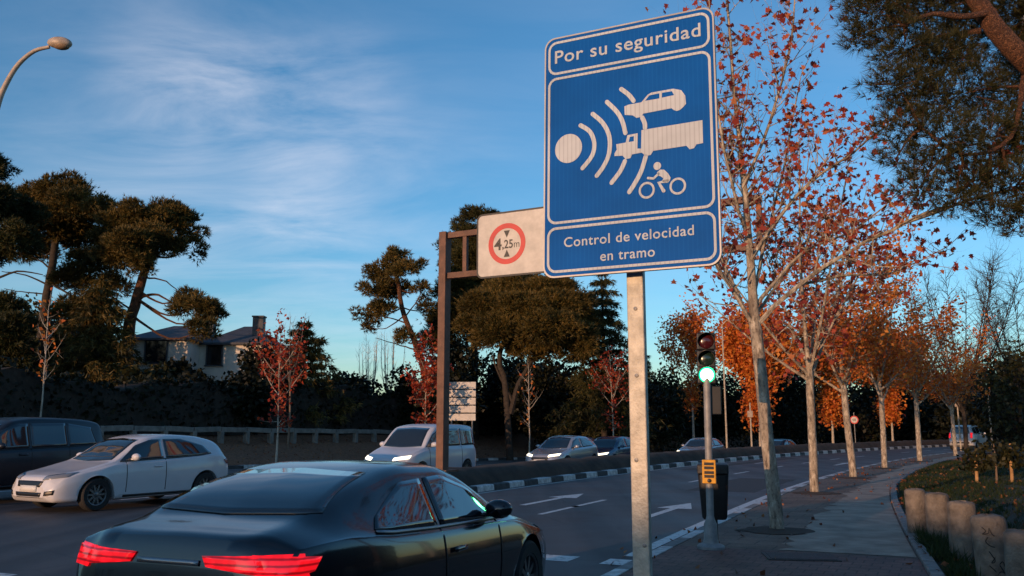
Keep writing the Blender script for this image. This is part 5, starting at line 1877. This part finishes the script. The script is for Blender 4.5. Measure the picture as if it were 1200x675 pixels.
def make_car(name, label, spec, loc, fwd, paint, group=None, cat='car', lit=True, braking=False, fine=True, badge_screen=False, rim='rim', glow=1.0):
    L, W, H = spec['L'], spec['W'], spec['H']
    th = thing(name, label, cat, loc, math.atan2(fwd.y, fwd.x), group)
    rw = spec['wheel']
    ra = rw + 0.055
    nx = 118 if fine else 60
    # stations crowd towards both ends
    q = np.linspace(0, 1, nx)
    xs = L * (q - 0.06 * np.sin(2 * np.pi * q))

    def prof(key, x):
        k = spec[key]
        return float(pchip([a * L for a, _ in k], [b for _, b in k], x))
    rings = []
    for x in xs:
        zb, zt, zbel, wp = prof('bot', x), prof('top', x), prof('belt', x), prof('plan', x) * W / 2
        zbel = min(zbel, zt - 0.035)
        wr = prof('roofw', x) * W / 2 * prof('plan', x)
        g_ = min(1.0, max(0.12, (zt - zbel) / 0.4))
        zm = zb + (zbel - zb) * 0.55
        key = [(0, zb), (wp * .55, zb), (wp * .86, zb + .005), (wp * .965, zb + .05), (wp * .985, zb + (zm - zb) * .5), (wp, zm), (wp * .995, zm + (zbel - zm) * .5), (wp * .965, zbel - .015), (wp * .935, zbel + 0.008 * g_),
               (wr + .45 * (wp * .935 - wr), zbel + (zt - zbel) * .5), (wr + .06 * (wp - wr), zt - .085 * g_), (wr * .90, zt - .030 * g_), (wr * .6, zt - .006), (0, zt)]
        pts = []
        ns = 3
        for i in range(len(key) - 1):
            p0, p1, p2, p3 = [np.array(key[max(0, min(len(key) - 1, i + k))]) for k in (-1, 0, 1, 2)]
            for k in range(ns):
                t = k / ns
                # softened spline keeps the creases
                cr = 0.5 * ((2 * p1) + (p2 - p0) * t + (2 * p0 - 5 * p1 + 4 * p2 - p3) * t * t + (-p0 + 3 * p1 - 3 * p2 + p3) * t ** 3)
                ln = p1 + (p2 - p1) * t
                pts.append(cr * 0.6 + ln * 0.4)
        pts.append(np.array(key[-1]))
        for ax in spec['ax']:
            if abs(x - ax) < ra:
                za = rw + math.sqrt(ra * ra - (x - ax) ** 2)
                for p_ in pts:
                    if p_[1] < za and p_[1] < zbel:
                        p_[1] = max(p_[1], min(za, zbel - 0.04))
        pts[0][0] = 0
        rings.append(pts)
    kk = len(rings[0])
    rows_ = []
    for x, pts in zip(xs, rings):
        right = [Vector((L / 2 - x, -p_[0], p_[1])) for p_ in pts]
        left = [Vector((L / 2 - x, p_[0], p_[1])) for p_ in reversed(pts[1:-1])]
        rows_.append(right + left + [right[0].copy()])
    mb = MB()
    mb.grid(rows_)
    mb.add(rows_[0][:-1], [tuple(range(len(rows_[0]) - 1))])
    mb.add(rows_[-1][:-1], [tuple(reversed(range(len(rows_[0]) - 1)))])
    body = mb.build('body', M[paint], th, smooth=38)
    bvh = BVHTree.FromPolygons([Vector(v) for v in mb.v], mb.f)

    def pl_at(pl, t):
        x = [a for a, _ in pl]
        d = np.concatenate([[0], np.cumsum(np.hypot(np.diff([a for a, _ in pl]), np.diff([b for _, b in pl])))])
        return np.interp(t * d[-1], d, x), np.interp(t * d[-1], d, [b for _, b in pl])

    def patch(pname, lo, hi, view, material, parent=None, nu=14, nv=6, off=0.004, thick=0.0):
        """a panel lying on the body: two outlines in (a, z), looked up along view"""
        rows2 = []
        for j in range(nv + 1):
            r_ = []
            for i in range(nu + 1):
                a0, z0_ = pl_at(lo, i / nu)
                a1, z1_ = pl_at(hi, i / nu)
                a, z = a0 + (a1 - a0) * j / nv, z0_ + (z1_ - z0_) * j / nv
                if view in ('left', 'right'):
                    sg = 1 if view == 'left' else -1
                    o_, d_ = Vector((L / 2 - a, 3 * sg, z)), Vector((0, -sg, 0))
                else:
                    sg = 1 if view == 'front' else -1
                    o_, d_ = Vector((5 * sg, a, z)), Vector((-sg, 0, 0))
                h_ = bvh.ray_cast(o_, d_)
                r_.append(None if h_[0] is None else h_[0] + (h_[1] if h_[1].dot(d_) < 0 else -h_[1]) * off)
            rows2.append(r_)
        m2 = MB()
        for j in range(nv):
            for i in range(nu):
                qd = [rows2[j][i], rows2[j][i + 1], rows2[j + 1][i + 1], rows2[j + 1][i]]
                if all(p_ is not None for p_ in qd) and max((qd[0] - qd[2]).length, (qd[1] - qd[3]).length) < 0.5:
                    m2.add(qd, [(0, 1, 2, 3)])
        if not m2.f:
            return None
        import bmesh
        o_ = m2.build(pname, material, parent or th, fix=False)
        bm = bmesh.new()
        bm.from_mesh(o_.data)
        bmesh.ops.remove_doubles(bm, verts=bm.verts, dist=0.0005)
        bm.to_mesh(o_.data)
        bm.free()
        o_.data.polygons.foreach_set('use_smooth', [True] * len(o_.data.polygons))
        sd = o_.modifiers.new('thickness', 'SOLIDIFY')
        sd.thickness = 0.006
        sd.offset = 0
        return o_

    gl_ = spec['glass']
    lo, hi = gl_['side']

    def cut(pl, x0, x1):
        X = [a for a, _ in pl]
        Z = [b for _, b in pl]
        out = [(x0, float(np.interp(x0, X, Z)))] + [(a, b) for a, b in pl if x0 < a < x1] + [(x1, float(np.interp(x1, X, Z)))]
        return out
    edges = [lo[0][0]] + gl_['splits'] + [lo[-1][0]]
    for side in ('left', 'right'):
        for k in range(len(edges) - 1):
            a = edges[k] + (0.03 if k else 0)
            b = edges[k + 1] - (0.03 if k < len(edges) - 2 else 0)
            hi_a, hi_b = max(a, hi[0][0]), min(b, hi[-1][0])
            patch('side_window', cut(lo, a, b), cut(hi, hi_a, hi_b), side, M['glass_car'], nu=16, nv=8)
        if fine:
            for xd in gl_['splits'] + [gl_['side'][0][0][0] + 0.12]:
                zt_ = float(np.interp(xd, [a for a, _ in lo], [b for _, b in lo])) - 0.02
                patch('door_seam', [(xd, 0.33), (xd + 0.012, 0.33)], [(xd, zt_), (xd + 0.012, zt_)], side, M['trim_black'], body, 1, 10, 0.0025)
            xh = gl_['splits'][0] - 0.30
            patch('door_handle', [(xh, .80 * H / 1.48), (xh + .2, .80 * H / 1.48)], [(xh, .835 * H / 1.48), (xh + .2, .835 * H / 1.48)], side, M[paint], body, 4, 2, 0.02)
            patch('sill', [(1.25, .235 if H < 1.8 else .33), (3.1, .235 if H < 1.8 else .33)], [(1.25, .28 if H < 1.8 else .38), (3.1, .28 if H < 1.8 else .38)], side, M['trim_black'], body, 10, 1, 0.006)
            if spec is not VAN:
                patch('window_trim', cut([(a, b - .022) for a, b in lo], edges[0], edges[-1]), cut([(a, b - .006) for a, b in lo], edges[0], edges[-1]), side, M['rim' if spec is COUPE else 'trim_black'], body, 20, 1, 0.006)
    z0_, z1_, w0, w1 = gl_['screen']
    patch('windscreen', [(-w0, z0_), (-w0 * .5, z0_ - .02), (0, z0_ - .03), (w0 * .5, z0_ - .02), (w0, z0_)], [(-w1, z1_), (0, z1_ + .03), (w1, z1_)], 'front', M['glass_car'], nu=18, nv=10)
    z0_, z1_, w0, w1 = gl_['rear']
    patch('rear_window', [(-w0, z0_), (0, z0_ - .015), (w0, z0_)], [(-w1, z1_), (0, z1_ + .02), (w1, z1_)], 'rear', M['glass_car'], nu=16, nv=8)
    hz = {HATCH['H']: 0.66, SUV['H']: 0.88, VAN['H']: 0.74, COUPE['H']: 0.63}[H]
    we = W / 2
    for sg in (-1, 1):
        a, b = sg * we * .42, sg * we * .86
        patch('headlight', [(a, hz - .05), (b, hz + .01)], [(a, hz + .03), (b * .985, hz + .095)], 'front', M['lens_head_lit' if lit else 'lens_head'], nu=8, nv=4, off=0.008)
        tz = {HATCH['H']: 0.86, SUV['H']: 1.05, VAN['H']: 0.95, COUPE['H']: 0.865}[H]
        tail = M['lens_tail_lit' if braking else 'lens_tail']
        if spec is VAN or spec is SUV:
            patch('tail_light', [(sg * we * .72, tz - .16), (sg * we * .86, tz - .16)], [(sg * we * .72, tz + .22), (sg * we * .84, tz + .22)], 'rear', tail, nu=4, nv=6, off=0.008)
        else:
            patch('tail_light', [(sg * we * .30, tz - .01), (sg * we * .90, tz - .06)], [(sg * we * .26, tz + .045), (sg * we * .87, tz + .065)], 'rear', tail, nu=10, nv=4, off=0.008)
            patch('tail_light', [(L - .24, tz - .03), (L - .05, tz - .06)], [(L - .30, tz + .04), (L - .06, tz + .06)], 'left' if sg > 0 else 'right', tail, nu=8, nv=4, off=0.008)
        if fine:
            patch('fog_light', [(sg * we * .55, hz - .33), (sg * we * .76, hz - .31)], [(sg * we * .58, hz - .25), (sg * we * .78, hz - .22)], 'front', M['trim_black'], nu=6, nv=3, off=0.004)
    if fine and spec is COUPE:
        patch('boot_seam', [(-we * .72, tz - .28), (we * .72, tz - .28)], [(-we * .72, tz - .268), (we * .72, tz - .268)], 'rear', M['trim_black'], body, 12, 1, 0.003)
        patch('rear_trim', [(-we * .24, tz - .01), (we * .24, tz - .01)], [(-we * .24, tz + .02), (we * .24, tz + .02)], 'rear', M['rim'], body, 8, 1, 0.008)
    patch('grille', [(-we * .40, hz - .17), (we * .40, hz - .17)], [(-we * .46, hz - .06), (we * .46, hz - .06)], 'front', M['trim_black'], nu=10, nv=3, off=0.006)
    patch('lower_grille', [(-we * .42, hz - .37), (we * .42, hz - .37)], [(-we * .46, hz - .27), (we * .46, hz - .27)], 'front', M['trim_black'], nu=10, nv=2, off=0.005)
    patch('number_plate', [(-.26, hz - .26), (.26, hz - .26)], [(-.26, hz - .15), (.26, hz - .15)], 'front', M['plate'], nu=4, nv=2, off=0.014)
    patch('number_plate', [(-.26, tz - .24), (.26, tz - .24)], [(-.26, tz - .13), (.26, tz - .13)], 'rear', M['plate'], nu=4, nv=2, off=0.014)
    patch('rear_bumper', [(-we * .8, .42 if H < 1.8 else .5), (we * .8, .42 if H < 1.8 else .5)], [(-we * .8, .50 if H < 1.8 else .6), (we * .8, .50 if H < 1.8 else .6)], 'rear', M['trim_black'], nu=10, nv=2, off=0.006)
    if badge_screen:
        pass
    # mirrors
    xm = L / 2 - (gl_['side'][0][0][0] + 0.28)
    zm_ = gl_['side'][0][0][1] + 0.075
    for sg in (-1, 1):
        mm = MB()
        yb = we * 0.93
        mm.grid([[Vector((xm + 0.075 * math.cos(R(180 * i / 8)) * (1.0 if True else 1), sg * (yb + 0.10) + 0.115 * math.sin(R(180 * i / 8)) * math.cos(t), zm_ + 0.075 * math.sin(R(180 * i / 8)) * math.sin(t))) for t in np.linspace(0, 2 * math.pi, 15)] for i in range(9)])
        mm.box((xm, sg * (yb - 0.01), zm_ - 0.045), (0.06, 0.12, 0.03))
        mm.build('door_mirror', M[paint], th, smooth=60)
    # wheels
    for ax in spec['ax']:
        for sg in (-1, 1):
            y = sg * (we - 0.115)
            mt = Matrix.Rotation(R(-90) * sg, 3, 'X')
            ty = MB()
            ty.lathe([(rw * .62, -.10), (rw * .92, -.105), (rw * .985, -.085), (rw, -.03), (rw, .03), (rw * .985, .085), (rw * .92, .105), (rw * .66, .10), (rw * .64, .06)], 32 if fine else 20, (L / 2 - ax, y, rw), mt, cap=False)
            wh = ty.build('wheel', M['tyre'], th, smooth=40)
            rm_ = MB()
            rm_.lathe([(rw * .66, .095), (rw * .60, .085), (rw * .58, .02)], 32 if fine else 20, (L / 2 - ax, y, rw), mt, cap=False)
            rm_.lathe([(rw * .16, .01), (rw * .16, .075), (rw * .10, .085), (0, .085)], 16, (L / 2 - ax, y, rw), mt)
            for k in range(10 if fine else 5):
                a = 2 * math.pi * k / (10 if fine else 5)
                for_ = [(rw * .14, -0.022), (rw * .62, -0.018), (rw * .62, 0.018), (rw * .14, 0.022)]
                rm_.prism([(u * math.cos(a) - v * math.sin(a), u * math.sin(a) + v * math.cos(a)) for u, v in for_], .045, .072, lambda u, v, n_: mt @ Vector((u, v, n_)) + Vector((L / 2 - ax, y, rw)))
            rm_.build('rim', M[rim], wh, smooth=40)
            MB().lathe([(rw * .60, -0.02), (rw * .60, 0.0), (0, 0.0)], 20, (L / 2 - ax, y, rw), mt).build('brake_disc', M['rim_dark'], wh)
    # dark wheel housings
    hs = MB()
    for ax in spec['ax']:
        hs.box((L / 2 - ax, 0, rw + 0.06), (ra * 1.7, W - 0.56, rw * 1.1))
    hs.build('wheel_housing', M['trim_black'], th)
    return th


mat('paint_white', (0.58, 0.58, 0.60), 0.25, coat=0.6, var=0.03)
mat('paint_black', (0.005, 0.006, 0.010), 0.2, coat=0.6)
mat('paint_dark', (0.008, 0.010, 0.016), 0.35, coat=0.15)
mat('paint_silver', (0.35, 0.37, 0.40), 0.25, metal=0.5, coat=0.6)
mat('paint_blue', (0.02, 0.05, 0.10), 0.2, coat=0.8)
mat('paint_vanwhite', (0.50, 0.52, 0.57), 0.3, coat=0.4)


def road_dir(s):
    a = heading(s)
    return Vector((math.sin(a), math.cos(a), 0))


make_car('dark_car', 'low black coupe in the foreground with its red tail lights on', COUPE, (-1.12, 6.85, 0.004), Vector((0.375, 0.927, 0)), 'paint_black', lit=False, braking=True, rim='rim_dark')
make_car('white_hatchback', 'white hatchback coming towards the camera on the far carriageway at the left', dict(HATCH, L=4.32), (-8.25, 18.75, zo(0)), Vector((-0.50, -0.866, 0)), 'paint_white', lit=False, rim='rim_dark')
make_car('dark_suv', 'dark tall car cut by the left edge, beyond the white hatchback', SUV, (-11.55, 19.6, zo(0)), Vector((-0.42, -0.907, 0)), 'paint_dark', lit=False, rim='rim_dark')
sv, tv = ST(-2.75, 26.5)
make_car('white_van', 'white high roofed van with headlights on, partly behind the gantry post', VAN, RP(sv, min(tv, -3.1), zo(sv)), -road_dir(sv), 'paint_vanwhite', cat='van')


def lane_car(px, t, name, lab, spec, paint, **kw):
    s = s_at_px(px, t)
    make_car(name, lab, spec, RP(s, t, zo(s) if t < 0 else 0.004), -road_dir(s) if t < 0 else road_dir(s), paint, fine=False, group=kw.pop('group', 'cars coming round the bend'), **kw)


lane_car(660, -4.6, 'oncoming_car', 'silver car with headlights on, first of the queue right of the panel sign', HATCH, 'paint_silver')
lane_car(672, -8.8, 'oncoming_car', 'dark car half hidden behind the silver car in the queue', HATCH, 'paint_dark', lit=False)
lane_car(713, -4.6, 'oncoming_car', 'dark blue car just left of the galvanised sign post', HATCH, 'paint_blue')
lane_car(820, -5.2, 'oncoming_car', 'silver car with headlights on, behind the traffic light post', HATCH, 'paint_silver')
lane_car(912, -6.0, 'oncoming_car', 'dark car with headlights on, right of the first plane trunk', HATCH, 'paint_dark')
lane_car(1136, 5.3, 'departing_car', 'white car driving away round the bend, seen from behind', SUV, 'paint_white', lit=False, braking=True, group=None)

# ================================================================ GROUND COVER
nr_ = np.random.default_rng(300)
pts = []
for _ in range(16000):
    s = nr_.uniform(-14, 26)
    e = path_edge(s)
    t = e + 0.2 + nr_.exponential(2.2)
    if t > 26:
        continue
    p = RP(s, t)
    pts.append((p.x, p.y, zland(s, t) - 0.01))
P_ = np.array(pts)
dens = np.sin(P_[:, 0] * 1.3) * np.cos(P_[:, 1] * 0.9) + nr_.normal(0, 0.5, len(P_))
P_ = P_[dens > -0.55]
up = np.tile(np.array([0, 0, 1.0]), (len(P_), 1))
V = spikes(P_, up, 5, 0.13, 0.010, 0.45, nr_)
# taller tufts round the foot of the bollards
tf = []
for (x, y), n_ in (((6.0, 12.9), 60), ((5.45, 12.1), 130), ((5.25, 11.3), 170), ((4.95, 10.2), 60), ((4.9, 11.0), 70), ((4.7, 8.9), 30)):
    for _ in range(n_):
        tf.append((x + nr_.normal(-0.08, 0.22), y + nr_.normal(-0.12, 0.22), 0.11))
tf = np.array([q for q in tf if (lambda st: st[1] > path_edge(st[0]) + 0.12)(ST(q[0], q[1]))])
V2 = spikes(tf, np.tile(np.array([0, 0, 1.0]), (len(tf), 1)), 8, 0.22, 0.016, 0.5, nr_)
tag(np_mesh('grass', np.concatenate([V, V2]), 3, M['grass_blade']), 'short green grass on the verge round the bollards', 'grass', kind='stuff')
fl = []
for _ in range(5200):
    s = nr_.uniform(-2, 90)
    t = nr_.uniform(T_FAR - 7, T_FAR - 0.5)
    p = RP(s, t)
    fl.append((p.x, p.y, zland(s, t) + 0.03))
for _ in range(1300):
    s = nr_.uniform(-14, 40)
    t = path_edge(s) + nr_.exponential(1.6)
    p = RP(s, t)
    fl.append((p.x, p.y, zland(s, t) + 0.03))
for _ in range(200):
    s = nr_.uniform(-12, 30)
    t = ROAD_W + 0.2 + abs(nr_.normal(0, 1.0))
    p = RP(s, min(t, path_edge(s)))
    fl.append((p.x, p.y, 0.135))
for _ in range(70):
    s = nr_.uniform(-12, 30)
    t = ROAD_W - 0.05 - nr_.exponential(0.25)
    p = RP(s, t)
    fl.append((p.x, p.y, 0.014))
F_ = np.array(fl)
tag(np_mesh('fallen_leaves', leaf_quads(F_, 0.085, nr_, 0.0, 4) * np.array([1, 1, 1.0]), 4, M['fallen']), 'dry fallen leaves scattered on verge, bank and pavement', 'leaves', kind='stuff')
